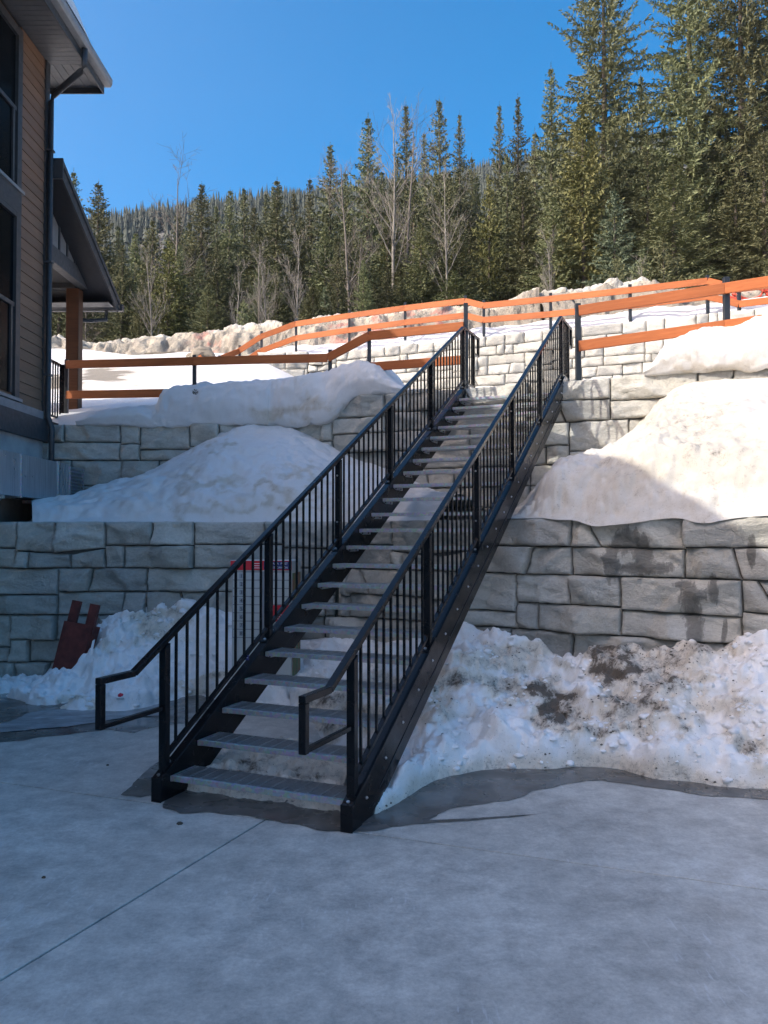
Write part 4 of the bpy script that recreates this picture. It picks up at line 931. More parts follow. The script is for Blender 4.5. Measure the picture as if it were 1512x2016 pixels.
# ploughed, dirty ridge at the edge of the forest
RP = [(-150, 34.5, 668), (60, 34.2, 660), (130, 34, 655), (200, 33.8, 668), (250, 33.6, 660), (330, 33.4, 652), (400, 33.2, 648), (480, 32.8, 638), (560, 32.4, 626), (620, 32, 617), (700, 31.6, 610), (780, 31.2, 600), (860, 30.8, 594), (930, 30.4, 592), (985, 30, 590), (1050, 29.6, 576), (1110, 29.2, 572), (1150, 29, 562), (1190, 28.8, 551), (1225, 28.6, 558), (1262, 28.4, 552), (1300, 28.2, 570), (1380, 27.8, 582), (1460, 27.4, 578), (1600, 26.8, 570), (1760, 26, 560)]
def ridge_part(i0, i1, label, seed, nu):
    pr = RP[i0:i1 + 1]; C0 = resample([at_y(x, y + (14 if x < 1000 else 6), d) for x, d, y in pr], nu); nv = 44; P, D, Rr = [], [], []
    for i in range(nu):
        for j in range(nv):
            v = j / (nv - 1); q = C0[i].copy(); gx = to_px(q)[0]
            base = (hill_front(q.x, q.y - 2.6) if q.x < -3.2 else upper_z(max(.5, (Vector((q.x, q.y - 2.6, 0)) - Vector((U1[0], U1[1], 0))).dot(nUr if q.x > U1[0] else nUl)))) - .15
            hh = max(.4, q.z - base)
            if v < .5: dy = -2.4 + 2.2 * (v / .5) ** 1.0; zz = base + hh * (sstep(0, .5, v) ** .8)
            else: dy = -.2 + 2.4 * (v - .5) / .5; zz = base + hh * (1 - .75 * sstep(.5, 1, v))
            X, Y = q.x, q.y + dy
            cell = mnoise.voronoi(Vector((X * .85 + seed, Y * .85, zz * .9)))[0]
            crack = min(1, (cell[1] - cell[0]) * 3.5)
            bl_ = (crack - .6) * .15 + fb(X * .6, Y * .6, zz * .5 + seed, 3) * .30 + fb(X * 2.6, Y * 2.6, zz * 2.2, 5) * .20 + (.12 if fb(X * .9 + 3, Y * .9, zz * .4, 2) > .05 else 0)
            env = min(1, v / .12, (1 - v) / .1)
            P.append(Vector((X, Y - bl_ * .6 * env, zz + bl_ * (.7 - .3 * sstep(.3, .5, v)) * env)))
            pf = sstep(.02, .16, v) * (1 - sstep(.36, .46, v)); side = sstep(620, 960, gx)
            D.append((pf * (.36 + .34 * side) + .26 * (1 - crack)) * (1 - sstep(.28, .46, v)) + .06 + .25 * (1 - sstep(.02, .14, v)) + .2 * max(0, fb(X * .5, Y * .5, zz, 2)))
            rd = max(math.exp(-((gx - c) / w) ** 2) for c, w in ((420, 30), (690, 60), (750, 40), (860, 35), (820, 25), (1490, 60))) if v < .48 else 0
            Rr.append(rd)
    o = gridmesh('snow_bank', P, nu, nv, 'snow_ridge', D, extra={'red': Rr}); tag(o, label, 'snow', 'ploughed snow along the forest edge')
ridge_part(0, 8, 'ploughed ridge of cracked yellowish snow blocks at the forest edge, left behind the shaded fence', 1, 260)
ridge_part(8, 15, 'ploughed snow ridge smeared with red paint behind the far orange fence', 3, 220)
ridge_part(15, 25, 'highest ploughed snow heap with gritty grey face, behind the right end of the far fence', 5, 220)

# ================================================================== WATER AND ICE ON THE YARD
def sheet(name, mat, pxs, z, jit=.02, kind='structure'):
    base = [at_z(x, y, z) for x, y in pxs]; pts = []; k = len(base)
    for i in range(k):
        p, q = base[i], base[(i + 1) % k]; nn2 = max(2, int((q - p).length / .05))
        for t in range(nn2):
            r = p.lerp(q, t / nn2); pts.append(Vector((r.x + fb(r.x * 4, r.y * 4, 1, 4) * jit * 3.2, r.y + fb(r.x * 4, r.y * 4, 8, 4) * jit * 3.2, z)))
    mb = MB(); mb.add(pts, [tuple(range(len(pts)))]); o = mb.build(name, mat)
    if o.data.polygons[0].normal.z < 0: o.data.flip_normals()
    return tag(o, kind=kind)
sheet('meltwater', 'wet', [(700, 1640), (745, 1634), (832, 1619), (862, 1602), (905, 1592), (1000, 1572), (1060, 1556), (1120, 1541), (1180, 1536), (1300, 1553), (1400, 1567), (1560, 1578), (1560, 1550), (1400, 1530), (1250, 1510), (1050, 1505), (900, 1515), (800, 1560), (720, 1600)], .004, .014)
sheet('meltwater', 'wet', [(316, 1592), (350, 1601), (400, 1598), (470, 1604), (540, 1614), (640, 1634), (690, 1642), (690, 1590), (600, 1540), (480, 1450), (420, 1450), (350, 1530)], .004, .014)
sheet('meltwater', 'wet', [(-60, 1470), (60, 1454), (150, 1444), (215, 1436), (262, 1443), (300, 1432), (345, 1424), (420, 1420), (470, 1400), (470, 1360), (300, 1370), (100, 1375), (-60, 1372)], .004, .012)
sheet('meltwater', 'wet', [(243, 1563), (262, 1545), (280, 1525), (300, 1508), (322, 1490), (340, 1500), (330, 1570), (300, 1566), (275, 1570)], .004, .012)
sheet('meltwater', 'wet', [(760, 1620), (860, 1614), (1000, 1606), (1060, 1603), (1000, 1609), (880, 1618), (770, 1625)], .0045, .004)
sheet('ice_sheet', 'ice_sheet', [(-60, 1447), (60, 1436), (130, 1430), (190, 1422), (240, 1412), (330, 1408), (330, 1380), (200, 1390), (90, 1398), (60, 1402), (20, 1420), (-60, 1430)], .010, .012)

# ================================================================== THINGS ON THE YARD
# community mailbox behind the stair
mp = at_z(514, 1392, 0)
mx_, my_ = mp.x, mp.y
ml = thing('community_mailbox', (mx_, my_, 0), 'grey community mailbox with red header and numbered doors, behind the left railing', 'mailbox', rz=math.radians(-7))
mw, md_, mz0, mz1 = .335, .46, .30, 1.60
MB().box(-mw, mw, 0, md_, mz0, mz1 - .002).build('cabinet', 'mail_grey', ml, bevel=.008)
MB().box(-.22, .22, .06, md_ - .06, .0, mz0).build('pedestal', 'mail_grey', ml, bevel=.006)
hd = MB().box(-mw - .012, mw + .004, -.014, -.001, mz1 - .105, mz1 + .005).build('header', 'mail_red', ml)
RX = (math.pi / 2, 0, 0)
put('numeral', text_mesh('1', .085, 'mail_white'), hd, (-mw + .02, -.0155, mz1 - .085), RX)
nv_ = MB().box(.03, mw - .015, -.0165, -.0145, mz1 - .095, mz1 - .012).build('navy_panel', 'mail_navy', hd)
put('lettering', text_mesh('CANADA  POST', .034, 'mail_white'), nv_, (.055, -.0178, mz1 - .045), RX)
put('lettering', text_mesh('POSTES  CANADA', .030, 'mail_white'), nv_, (.055, -.0178, mz1 - .086), RX)
for k in range(3): MB().box(-.10, .01, -.0165, -.0145, mz1 - .036 - k * .024, mz1 - .030 - k * .024).build('text_line', 'mail_white', hd)
MB().box(-mw - .013, mw + .005, -.0165, -.0142, mz1 - .002, mz1 + .0055).build('header_edge', 'mail_white', hd)
rp = .090
MB().box(-mw + .008, mw - .004, -.0012, -.0004, 1.475 - 8 * rp - .005, 1.48).build('door_frame', 'mail_gap', ml)
dmL = MB().box(.004, .345 - .02, -.006, .0, .006, rp - .006).mesh('door', 'mail_grey')
dmR = MB().box(.0, .27, -.006, .0, .006, rp - .006).mesh('door', 'mail_grey')
lck = MB(); lck.tube([(0, -.0062, 0), (0, -.010, 0)], .011, 8); lck_me = lck.mesh('lock', 'mail_black')
lb_me = MB().box(0, .05, -.0075, -.0063, 0, .055).mesh('number_plate', 'mail_label')
for r_ in range(8):
    z = 1.475 - (r_ + 1) * rp
    d_ = put('door', dmL, ml, (-mw + .012, -.001, z))
    put('lock', lck_me, d_, (.03, 0, .045)); put('number_plate', lb_me, d_, (.075, 0, .018))
    put('numeral', text_mesh(str(r_ + 1), .055, 'mail_black'), d_, (.085, -.0082, .026), RX)
for r_ in range(8):
    z = 1.475 - (r_ + 1) * rp
    if r_ in (4, 5): continue
    d_ = put('door', dmR, ml, (.05, -.001, z)); put('lock', lck_me, d_, (.028, 0, .045))
ps = MB().box(.045, .322, -.012, -.001, 1.475 - 6 * rp, 1.475 - 4 * rp - .003).build('parcel_slot', 'mail_red', ml)
MB().box(.045, .322, -.03, -.0122, 1.475 - 4 * rp - .035, 1.475 - 4 * rp - .004).build('slot_lip', 'mail_red', ps)
for k in range(3): MB().box(.17, .29, -.0145, -.0122, 1.475 - 5 * rp - .02 - k * .022, 1.475 - 5 * rp - .014 - k * .022).build('text_line', 'mail_white', ps)
MB().box(mw + .001, mw + .006, .05, md_ - .04, mz0 + .03, mz1 - .14).build('side_picture', 'mail_art', ml)
MB().box(-mw + .03, mw - .03, -.004, -.0005, mz0 + .04, 1.475 - 8 * rp - .02).build('lower_panel', 'mail_grey', ml)

# rusty steel pocket leaning in the snow at the wall
rb = at_z(120, 1395, 0)
rs = thing('steel_bin', (at_y(120, 1300, 9.7).x, 9.7, 0), 'dark red rusty steel bin with two upright tabs, leaning in the snow', 'bin')
rs.rotation_euler = (math.radians(-10), math.radians(9), math.radians(-12))
MB().slab([(-.19, 0, -.05), (.15, 0, -.05), (.19, 0, .84), (-.19, 0, .84)], (0, .012, 0)).build('front_plate', 'rust_red', rs)
MB().slab([(-.19, .18, -.05), (.15, .18, -.05), (.19, .18, .84), (-.19, .18, .84)], (0, .012, 0)).build('back_plate', 'rust_red', rs)
MB().slab([(.15, .0125, -.05), (.15, .1795, -.05), (.19, .1795, .84), (.19, .0125, .84)], (-.012, 0, 0)).build('side_plate', 'rust_red', rs)
MB().slab([(-.19, .0125, -.05), (-.19, .1795, -.05), (-.19, .1795, .84), (-.19, .0125, .84)], (.012, 0, 0)).build('side_plate', 'rust_red', rs)
for (x, y) in ((-.245, .15), (.085, .0125)):
    mb = MB(); mb.box(x, x + .10, y, y + .012, .74, 1.10); mb.box(x + .1005, x + .1125, y, y + .05, .74, 1.10); mb.build('tab', 'rust_red', rs)

# ventilation duct along the foundation
dc = thing('air_duct', (-5.1, 11, 2.4), 'galvanised air duct with louvred end running along the foundation', 'duct'); do = Vector((-5.1, 11, 2.4))
DX0, DX1, DZ0, DZ1 = -5.38, -4.92, 2.40, 2.98
def dpart(name, mat, fn, parent=None, **k):
    mb = MB(do); fn(mb); return mb.build(name, mat, parent or dc, **k)
for (a, b_) in ((8.2, 9.6), (9.6, 11.0), (11.0, 12.25)):
    dpart('duct_section', 'duct_metal', lambda m_: m_.box(DX0, DX1, a + .004, b_ - .004, DZ0, DZ1), bevel=.004)
    dpart('duct_seam', 'galvanised', lambda m_: m_.box(DX0 + .02, DX1 + .016, b_ - .016, b_ + .016, DZ0 - .014, DZ1 + .014))
dpart('flex_collar', 'duct_metal', lambda m_: [m_.box(DX0, DX1 - (.0 if k % 2 else .018), 12.27 + k * .05, 12.318 + k * .05, DZ0 - .005, DZ1 + .004) for k in range(8)])
lv = dpart('louvre_box', 'galvanised', lambda m_: (m_.box(DX0, DX1 - .02, 12.70, 13.28, DZ0 - .02, DZ1 - .03), m_.box(DX1 - .0198, DX1 + .015, 12.68, 12.72, DZ0 - .02, DZ1 - .03), m_.box(DX1 - .0198, DX1 + .015, 13.24, 13.28, DZ0 - .02, DZ1 - .03), m_.box(DX1 - .0198, DX1 + .0148, 12.721, 13.239, DZ0 - .0199, DZ0 + .02), m_.box(DX1 - .0198, DX1 + .0148, 12.721, 13.239, DZ1 - .06, DZ1 - .0301)))
for k in range(9):
    z = DZ0 + .03 + k * .054
    dpart('louvre_slat', 'galvanised', lambda m_: m_.par((DX1 - .018, 12.722, z + .035), (.045, 0, -.034), (0, .516, 0), (.002, 0, .004)), lv)
for y in (8.9, 10.4, 12.1):
    dpart('bracket', 'galvanised', lambda m_: (m_.bar((DX0, y, DZ0 - .03), (DX1 + .05, y, DZ0 - .03), .05, .04), m_.bar((DX1, y, DZ0 - .055), (DX0, y, DZ0 - .42), .04, .04, (1, 0, 0))))

# litter and loose stones
def lump(name, mat, P, r, seed, label, cat, group=None, sq=.7):
    me = bpy.data.meshes.new(name); import bmesh
    bm = bmesh.new(); bmesh.ops.create_icosphere(bm, subdivisions=3, radius=1)
    for v in bm.verts:
        k = 1 + .35 * fb(v.co.x * 1.1 + seed, v.co.y * 1.1, v.co.z * 1.1, 3); v.co = Vector((v.co.x * r * k, v.co.y * r * k * .8, v.co.z * r * k * sq))
    bm.to_mesh(me); bm.free(); me.materials.append(M(mat)); o = put(name, me, None, P); tag(o, label, cat, group)
    return o
q = at_y(400, 692, 29.3); lump('boulder', 'boulder', (q.x, q.y, hill_front(q.x, q.y) + .12), .42, 3, 'brown boulder on the snow field beside the orange fence stub', 'rock')
q = at_y(382, 700, 29.6); lump('boulder', 'boulder', (q.x, q.y, hill_front(q.x, q.y) + .02), .3, 6, 'low dark stone half sunk in snow left of the brown boulder', 'rock', sq=.4)
q = at_y(237, 1374, 8.6); lump('litter', 'litter_red', (q.x, q.y, q.z + .03), .028, 1, 'small red scrap of litter lying on the grey snow', 'litter')
pp = at_y(181, 1272, 9.45)
mb = MB((pp.x, pp.y, pp.z)); mb.slab([pp + Vector(v) for v in ((-.03, 0, -.10), (.0, .01, -.10), (.035, 0, .08), (.005, 0, .06))], (0, .004, 0)); tag(mb.build('litter', 'paper_white', None, pp), 'white sliver of paper stuck in snow beside the rusty bin', 'litter')
q = at_z(354, 1621, .006); lump('pebble', 'dark_soil', (q.x, q.y, .006), .02, 4, 'dark pebble on the concrete in front of the lowest tread', 'pebble', sq=.5)
for k, (x, y) in enumerate(((212, 1506), (86, 1727), (420, 1500))):
    q = at_z(x, y, .004); lump('pebble', 'dark_soil', (q.x, q.y, .004), .011, 7 + k, ['tiny dark pebble on the concrete left of the stair', 'tiny pebble near the left edge of the yard', 'tiny dark pebble beside the first treads'][k], 'pebble', sq=.6)
# twig clump and dark leaf stuck in the drift
q = at_y(386, 772, 13.28)
mb = MB(q)
for k in range(9):
    a = random.uniform(0, 6.28); mb.add([q, q + Vector((math.cos(a) * .05 - .01, -.03, math.sin(a) * .045)), q + Vector((math.cos(a + .5) * .05, -.03, math.sin(a + .5) * .05))], [(0, 1, 2)])
tag(mb.build('dead_leaf', 'dark_soil', None, q), 'dark crumpled leaf clump stuck in the shaded drift below the fence', 'leaf')
# red plastic netting heap at the far right
q = at_y(1478, 578, 25.2)
net = thing('safety_netting', (q.x, q.y, q.z - .25), 'heap of red plastic safety netting behind the fence at the right edge', 'netting')
for k in range(16):
    pts = [(math.cos(t / 14 * 6.28) * (.55 + .1 * math.sin(k)) + .12 * math.sin(k * 2.1), .1 * math.sin(t + k), .25 + math.sin(t / 14 * 6.28) * (.22 + .04 * math.cos(k)) + .04 * math.sin(k * 3)) for t in range(15)]
    MB().tube(pts, .02, 4, cap=False).build('strand', 'net_red', net)

# ================================================================== TREES
def conifer_meshes(seed, H, R, mat, low=.06, dens=1.0, ragged=.35, tuft=1.0, taper=.85):
    rs_ = np.random.RandomState(seed); V = []
    z = H * low
    while z < H * .97:
        f_ = (z - H * low) / (H * (1 - low)); Rz = R * (math.tanh(taper * (1 - f_)) / math.tanh(taper)) * (.6 + .4 * min(1, f_ * 6 + .25))
        nb = max(4, int(rs_.poisson(6.6 * dens)))
        ph = rs_.rand() * 6.28; lev = 1 + ragged * (rs_.rand() - .5) * 1.0
        for k in range(nb):
            a = ph + k * 6.283 / nb + rs_.randn() * .25
            wob = 1 + ragged * .9 * mnoise.noise(Vector((math.cos(a) * 1.2 + seed * 7, math.sin(a) * 1.2, z * .75)))
            L = min(Rz * 1.35, Rz * lev * wob * (1 + ragged * rs_.randn() * .3))
            if L < .05: continue
            el0 = .85 * f_ - .14 + rs_.randn() * .10; zz = z + rs_.randn() * .07
            ca, sa = math.cos(a), math.sin(a); sm = min(1.0, .45 + L * .6)
            nt_ = max(3, int(L / .105))
            for t in np.linspace(.16, 1, nt_):
                r = L * t; h = zz + r * math.sin(el0) - .22 * L * t * t + (.16 * L * t ** 4)
                P = np.array([ca * r, sa * r, h]) + rs_.randn(3) * .025
                ln = (.17 + .13 * L * (1 - t) + .05) * tuft * sm
                for sgn in (-1, 1, 0, 2):
                    if sgn == 0 and rs_.rand() < .3 and t < .95: continue
                    if sgn == 2:
                        dr = np.array([ca * .35 + rs_.randn() * .3, sa * .35 + rs_.randn() * .3, -1 + .3 * rs_.rand()])
                        if rs_.rand() < .35: continue
                    else:
                        aa = a + sgn * (.6 + rs_.rand() * .7) + rs_.randn() * .15
                        dr = np.array([math.cos(aa), math.sin(aa), -.25 + .45 * rs_.rand() + el0 * .5])
                    dr /= np.linalg.norm(dr)
                    l2 = ln * (.6 + .7 * rs_.rand()); side = np.cross(dr, rs_.randn(3)); side /= (np.linalg.norm(side) + 1e-6)
                    wv = side * (.030 + .022 * rs_.rand()) * tuft
                    q1 = P + dr * l2 * .4; q2 = P + dr * l2
                    V.append((P - wv * .6, q1 + wv, q2)); V.append((P - wv * .6, q2, q1 - wv))
        z += (.26 + .14 * rs_.rand()) * (1.0 if f_ < .8 else .6)
    for t in np.linspace(.93, 1, 26):                   # the leading shoot
        a = rs_.rand() * 6.28; P = np.array([0, 0, H * t]); l2 = .16 * (1.25 - (t - .93) / .07)
        dr = np.array([math.cos(a) * .8, math.sin(a) * .8, .7]); q2 = P + dr * l2; wv = np.array([-math.sin(a), math.cos(a), 0]) * .03
        V.append((P + wv, q2, P - wv))
    V = np.array(V).reshape(-1, 3); k = len(V) // 3
    me = bpy.data.meshes.new('crown'); me.vertices.add(len(V)); me.vertices.foreach_set('co', V.ravel())
    me.loops.add(len(V)); me.loops.foreach_set('vertex_index', np.arange(len(V))); me.polygons.add(k)
    me.polygons.foreach_set('loop_start', np.arange(0, len(V), 3)); me.polygons.foreach_set('loop_total', np.full(k, 3))
    me.update(); me.materials.append(M(mat))
    tr = MB(); tr.tube([(0, 0, -.6), (.03, 0, H * .3), (-.02, .03, H * .65), (0, 0, H * .985)], [H * .013, H * .010, H * .006, .012], 7)
    for i in range(14):                                 # dead lower branches
        zz = H * (.02 + .10 * rs_.rand()); a = rs_.rand() * 6.28; L = R * .5 * (.4 + rs_.rand()); tr.tube([(0, 0, zz), (math.cos(a) * L, math.sin(a) * L, zz - .1 * L)], [.025, .006], 3, cap=False)
    return me, tr.mesh('trunk', 'bark_spruce', True), H, R
def bare_mesh(seed, H, mat, spread=.5, dens=1.0):
    rs_ = random.Random(seed); mb = MB(); tw = MB()
    def grow(p, d, L, r, lev, m_):
        pts, rad = [p], [r]; q = p; dd = d.copy(); k = 6 if lev == 0 else 4
        for i in range(k):
            dd = (dd + Vector((rs_.uniform(-1, 1), rs_.uniform(-1, 1), rs_.uniform(-.2, .6))) * (.05 if lev == 0 else .14)).normalized()
            q = q + dd * L / k; pts.append(q); rad.append(max(.006, r * (1 - (i + 1) / k * .82)))
        m_.tube(pts, rad, 6 if lev == 0 else (4 if lev == 1 else 3), cap=False)
        if lev >= 3: return
        nn2 = [int(18 * dens), int(6 * dens), int(3 * dens)][lev]
        for i in range(nn2):
            t = rs_.uniform(.28 if lev == 0 else .2, 1); j = min(int(t * k), k - 1); f_ = t * k - j; b0 = pts[j].lerp(pts[j + 1], f_)
            ax = (pts[j + 1] - pts[j]).normalized(); a = rs_.uniform(0, 6.28); pr = ax.orthogonal().normalized(); pr = pr * math.cos(a) + ax.cross(pr) * math.sin(a)
            ang = spread * rs_.uniform(.7, 1.5); nd = (ax * math.cos(ang) + pr * math.sin(ang) + Vector((0, 0, .18))).normalized()
            grow(b0, nd, L * rs_.uniform(.16, .34) * (1.15 - t * .5) if lev == 0 else L * rs_.uniform(.3, .55), max(.008, rad[j] * .42), lev + 1, tw)
    grow(Vector((0, 0, -.5)), Vector((0, 0, 1)), H + .5, H * .0105, 0, mb)
    return mb.mesh('trunk', mat, True), tw.mesh('branches', mat), H
CON = {
 'spruce_a': conifer_meshes(1, 16, 2.0, 'needles_dark', .05, 1.0, .5, 1.0, 1.3),
 'spruce_b': conifer_meshes(2, 16, 1.7, 'needles_dark', .07, .95, .6, 1.0, 1.6),
 'spruce_c': conifer_meshes(3, 20, 2.6, 'needles_olive', .04, 1.05, .75, .95, 3.2),
 'spruce_d': conifer_meshes(4, 15, 2.1, 'needles_olive', .02, 1.05, .45, 1.0, 1.35),
 'pine': conifer_meshes(5, 11, 1.7, 'needles_bright', .03, 1.2, .4, 1.0, 1.8),
 'fir': conifer_meshes(6, 9, 2.0, 'needles_blue', .02, 1.1, .25, 1.0, 1.0),
 'sapling': conifer_meshes(7, 5, 1.7, 'needles_olive', .08, 1.0, .35, .9, 1.1),
}
BARE = [bare_mesh(11, 12, 'bark_birch', .5), bare_mesh(12, 13, 'bark_grey', .6, 1.1), bare_mesh(13, 9, 'bark_birch', .42), bare_mesh(14, 11, 'bark_grey', .75, 1.2)]
NAMES = {'spruce_a': 'spruce_tree', 'spruce_b': 'spruce_tree', 'spruce_c': 'spruce_tree', 'spruce_d': 'spruce_tree', 'pine': 'pine_tree', 'fir': 'fir_tree', 'sapling': 'young_spruce'}
def tree(kind, x, ytop, Y, wpx, label, group='conifers of the forest edge', seed=0):
    cm, tm, H, R = CON[kind]; b0 = at_y(x, 600, Y); z0 = floor_z(b0.x, Y) - .2; zt = at_y(x, ytop, Y).z
    hh = max(2.0, zt - z0); rad = 1.12 * wpx * Y / CF / 2
    t = thing(NAMES[kind], (b0.x, Y, z0), label, 'tree', group, rz=(seed * 2.399) % 6.283)
    t.scale = (rad / R, rad / R, hh / H)
    put('trunk', tm, t); put('crown', cm, t); return t
T = [  # kind, x, top, depth, width, description
 ('spruce_a', 143, 330, 58, 100, 'dark spruce just showing above the porch roof'),
 ('spruce_d', 192, 352, 56, 120, 'olive spruce right of the porch roof, standing clear against the sky'),
 ('spruce_a', 118, 470, 50, 110, 'spruce seen through the open porch beside its timber post'),
 ('spruce_d', 300, 425, 50, 90, 'olive spruce left of the bright yellow-green pine'),
 ('pine', 332, 468, 44, 92, 'bright yellow-green pine above the left snow ridge'),
 ('spruce_b', 396, 358, 50, 96, 'dark pointed spruce right of the bright yellow-green pine'),
 ('spruce_a', 452, 368, 54, 84, 'dark spruce, first of the pair left of centre'),
 ('spruce_b', 480, 366, 57, 70, 'thin dark spruce, second of the pair left of centre'),
 ('spruce_a', 545, 348, 50, 112, 'broad dark spruce above the left end of the far fence'),
 ('spruce_b', 578, 374, 58, 64, 'slim spruce between the broad spruce and the tall one right of it'),
 ('spruce_a', 610, 345, 54, 74, 'slim dark spruce left of the bluish pointed one'),
 ('spruce_b', 650, 278, 52, 92, 'pointed bluish spruce, first tall one from the left'),
 ('spruce_a', 640, 440, 46, 110, 'lower spruce in front of the first tall pointed one'),
 ('spruce_a', 725, 222, 52, 118, 'tall ragged spruce left of the bare grey trunks'),
 ('spruce_b', 800, 198, 54, 78, 'tall spruce behind the bare grey trunks'),
 ('spruce_a', 836, 252, 56, 66, 'spruce wedged between two taller ones at the middle of the skyline'),
 ('spruce_d', 765, 415, 44, 118, 'soft olive spruce below the bare grey trunks'),
 ('spruce_b', 866, 188, 52, 92, 'tall spruce with tiered crown at the middle of the skyline'),
 ('spruce_b', 906, 218, 54, 62, 'thin spruce right of the tiered one'),
 ('spruce_d', 830, 430, 42, 120, 'olive spruce low at the middle, above the far fence'),
 ('spruce_d', 905, 430, 42, 120, 'bushy olive spruce above the jog of the far fence'),
 ('spruce_a', 940, 340, 54, 70, 'dark spruce in the gap left of the yellowish one'),
 ('pine', 964, 340, 44, 76, 'narrow yellowish pine near the top of the stair'),
 ('spruce_b', 985, 200, 54, 66, 'slender spruce, left of the twin tops'),
 ('spruce_b', 1022, 182, 55, 70, 'slender spruce, right of the twin tops'),
 ('spruce_d', 1030, 330, 44, 130, 'wide olive spruce right of the yellowish pine'),
 ('spruce_a', 1088, 122, 48, 112, 'tall dark-topped spruce left of the giant one'),
 ('spruce_d', 1090, 380, 41, 120, 'olive spruce in front of the tall dark-topped one'),
 ('spruce_c', 1192, -170, 44, 172, 'giant spruce cut off by the upper edge, left of the three'),
 ('pine', 1150, 195, 41, 130, 'light green pine in front of the giant left spruce'),
 ('spruce_a', 1266, 138, 54, 92, 'dark spruce in the gap between the two giant ones'),
 ('spruce_c', 1362, -190, 43, 186, 'giant spruce cut off by the upper edge, middle of the three'),
 ('spruce_c', 1466, -230, 42, 196, 'giant spruce cut off by the upper edge, right of the three'),
 ('spruce_c', 1552, -150, 44, 186, 'spruce cut off by the right edge'),
 ('fir', 1212, 368, 38, 140, 'blue-green young fir behind the highest snow heap'),
 ('spruce_d', 1278, 255, 42, 120, 'tiered spruce in front of the dark gap tree'),
 ('spruce_d', 1328, 318, 38, 190, 'broad light green spruce behind the right end of the far fence'),
 ('spruce_a', 1400, 330, 41, 130, 'dark spruce beneath the middle giant'),
 ('spruce_d', 1450, 345, 38, 150, 'olive spruce low at the right edge beneath the right giant'),
 ('spruce_d', 1508, 250, 37, 150, 'olive spruce half cut off at the right edge'),
 ('sapling', 1308, 470, 34, 130, 'pale feathery young spruce in front of the broad light green one'),
 ('sapling', 1215, 500, 34.5, 84, 'small pale young spruce beside the highest snow heap'),
 ('sapling', 1265, 490, 35, 80, 'small young spruce left of the pale feathery one'),
 ('fir', 640, 560, 40, 60, 'small blue-green fir above the red-painted ridge'),
 ('sapling', 480, 590, 38, 60, 'low young spruce behind the cracked snow blocks'),
]
for i, (k, x, yt, Y, wp, lab) in enumerate(T): tree(k, x, yt, Y, wp, lab, seed=i)
def beside(x, pre, fall):
    best = min(T, key=lambda q: abs(q[1] - x))[5].split(',')[0]
    lab = pre + ' the ' + best
    return lab if len(lab.split()) <= 16 else fall
rf = random.Random(5)
for i, (x, yt, Y, wp) in enumerate([(232, 440, 60, 74), (266, 452, 54, 84), (286, 470, 58, 70), (350, 410, 56, 84), (372, 430, 52, 80), (425, 400, 58, 70), (428, 470, 48, 90), (500, 400, 55, 80), (512, 440, 48, 92), (592, 420, 50, 90), (680, 330, 56, 84), (688, 420, 48, 96), (752, 330, 56, 84), (782, 300, 57, 72), (815, 340, 50, 92), (885, 330, 50, 92), (930, 300, 56, 78), (925, 430, 46, 100), (1000, 300, 52, 90), (1055, 250, 54, 84), (1120, 300, 50, 110), (1235, 250, 50, 100), (1310, 240, 52, 110), (1420, 200, 50, 120)]):
    tree(('spruce_a', 'spruce_d', 'spruce_b')[i % 3], x, yt, Y, wp, beside(x, 'second-rank spruce beside', 'second-rank spruce standing close behind the front trees'), 'second rank of the forest edge', seed=i + 300)
for i in range(64):                                     # the wood behind, filling the gaps
    x = rf.uniform(-60, 1600); Y = rf.uniform(54, 92)
    base_top = 420 - 60 * sstep(300, 700, x) - 130 * sstep(900, 1200, x)
    yt = base_top + rf.uniform(-20, 120)
    if x < 420: yt = max(yt, 440)
    if x < 300: yt = max(yt, 500)
    tree(rf.choice(('spruce_a', 'spruce_b', 'spruce_b', 'spruce_d')), x, yt, Y, rf.uniform(52, 84), beside(x, 'far spruce mostly hidden behind', 'spruce deep in the wood behind the front trees, mostly hidden'), 'spruces deep in the wood', seed=i + 60)
for i in range(30):                                     # low ones along the edge
    x = rf.uniform(80, 1560); Y = rf.uniform(38, 47); yt = rf.uniform(470, 560) - 60 * sstep(800, 1300, x)
    tree(rf.choice(('spruce_a', 'spruce_d', 'spruce_b')), x, yt, Y, rf.uniform(60, 100), beside(x, 'low bushy spruce near the foot of', 'low bushy spruce of the undergrowth along the forest edge'), 'low spruces along the forest edge', seed=i + 200)
BT = [(690, 325, 42, 1, 'grey bare tree with forked top, left of the ragged spruce'), (775, 262, 43, 0, 'pale bare birch, tallest of the trunk group at the middle'), (795, 255, 44, 1, 'bare birch at the right of the trunk group at the middle'), (880, 355, 41, 0, 'white-stemmed birch with angled limbs at the middle'),
      (345, 352, 47, 3, 'wide bare broadleaf tree behind the bright pine'), (465, 535, 39, 2, 'small bare sapling above the cracked snow blocks'), (585, 470, 40, 2, 'bare thin sapling above the left end of the far fence'), (525, 520, 39, 2, 'pale bare sapling in a clump of three, left one'), (510, 505, 39.5, 2, 'pale bare sapling in a clump of three, middle one'), (700, 470, 40, 1, 'grey twiggy bare tree above the red-painted ridge'), (1085, 470, 38, 2, 'thin bare sapling left of the highest snow heap'), (300, 520, 40, 2, 'thin bare sapling behind the left snow ridge'), (170, 560, 42, 3, 'bare bush right of the porch post'), (1260, 520, 34, 2, 'leafless young stem in front of the low spruces at right'), ]
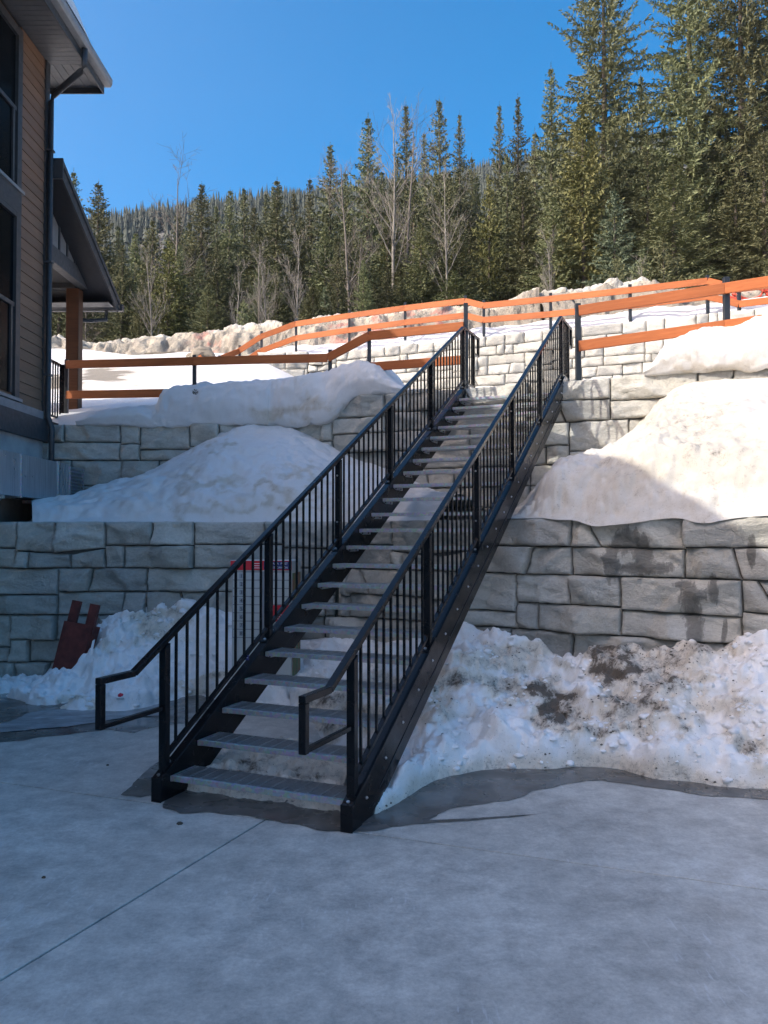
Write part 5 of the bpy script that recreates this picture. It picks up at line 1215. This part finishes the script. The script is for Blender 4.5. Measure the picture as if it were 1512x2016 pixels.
for i, (x, yt, Y, v_, lab) in enumerate(BT):
    tm, bm_, H = BARE[v_]; b0 = at_y(x, 600, Y); z0 = floor_z(b0.x, Y) - .2; hh = at_y(x, yt, Y).z - z0; s_ = hh / H
    t = thing('bare_tree', (b0.x, Y, z0), lab, 'tree', 'leafless trees in the wood', rz=i * 1.7); t.scale = (min(s_, 1.1), min(s_, 1.1), s_)
    put('trunk', tm, t); put('branches', bm_, t)
# far mountainside: a wood that reads as one mass
rs_ = np.random.RandomState(9); V, Fc = [], []
for i in range(8500):
    Y = 150 + 420 * rs_.rand() ** .8; X = rs_.uniform(-.75, .6) * (Y * .62)
    z = mount_z(X, Y) - .5; h = rs_.uniform(6.5, 13); r = h * rs_.uniform(.11, .16); k = len(V); a0 = rs_.rand() * 6.28; nl = 5
    for lv_ in range(nl):
        f0 = .04 + .90 * lv_ / nl
        for (zz, rr) in ((f0, 1 - lv_ / nl), (f0 + .26, (1 - lv_ / nl) * .12)):
            for q in range(7):
                a = a0 + q * .898 + lv_ * .5; j = 1 + .16 * rs_.randn(); V.append((X + math.cos(a) * r * rr * j, Y + math.sin(a) * r * rr * j, z + h * min(1, zz + .02 * rs_.randn())))
    for lv_ in range(0, nl * 2, 2):
        for q in range(7): Fc.append((k + lv_ * 7 + q, k + lv_ * 7 + (q + 1) % 7, k + (lv_ + 1) * 7 + (q + 1) % 7, k + (lv_ + 1) * 7 + q))
me = bpy.data.meshes.new('mountain_forest'); me.from_pydata(V, [], Fc); me.materials.append(M('needles_far')); me.update()
tag(put('mountain_forest', me), 'dense conifer forest covering the far mountainside', 'forest', kind='stuff')

# ================================================================== AIR
mh = bpy.data.materials.new('haze'); mh.use_nodes = True; nh = mh.node_tree; nh.nodes.clear()
ho = nh.nodes.new('ShaderNodeOutputMaterial'); hv = nh.nodes.new('ShaderNodeVolumePrincipled')
hv.inputs['Color'].default_value = (.80, .88, 1.0, 1); hv.inputs['Density'].default_value = .00014; hv.inputs['Anisotropy'].default_value = .2
nh.links.new(hv.outputs[0], ho.inputs['Volume']); MATS['haze'] = mh
tag(MB().box(-520, 520, -60, 600, -2, 330).build('haze', 'haze'), 'thin mountain air', 'haze', kind='stuff')
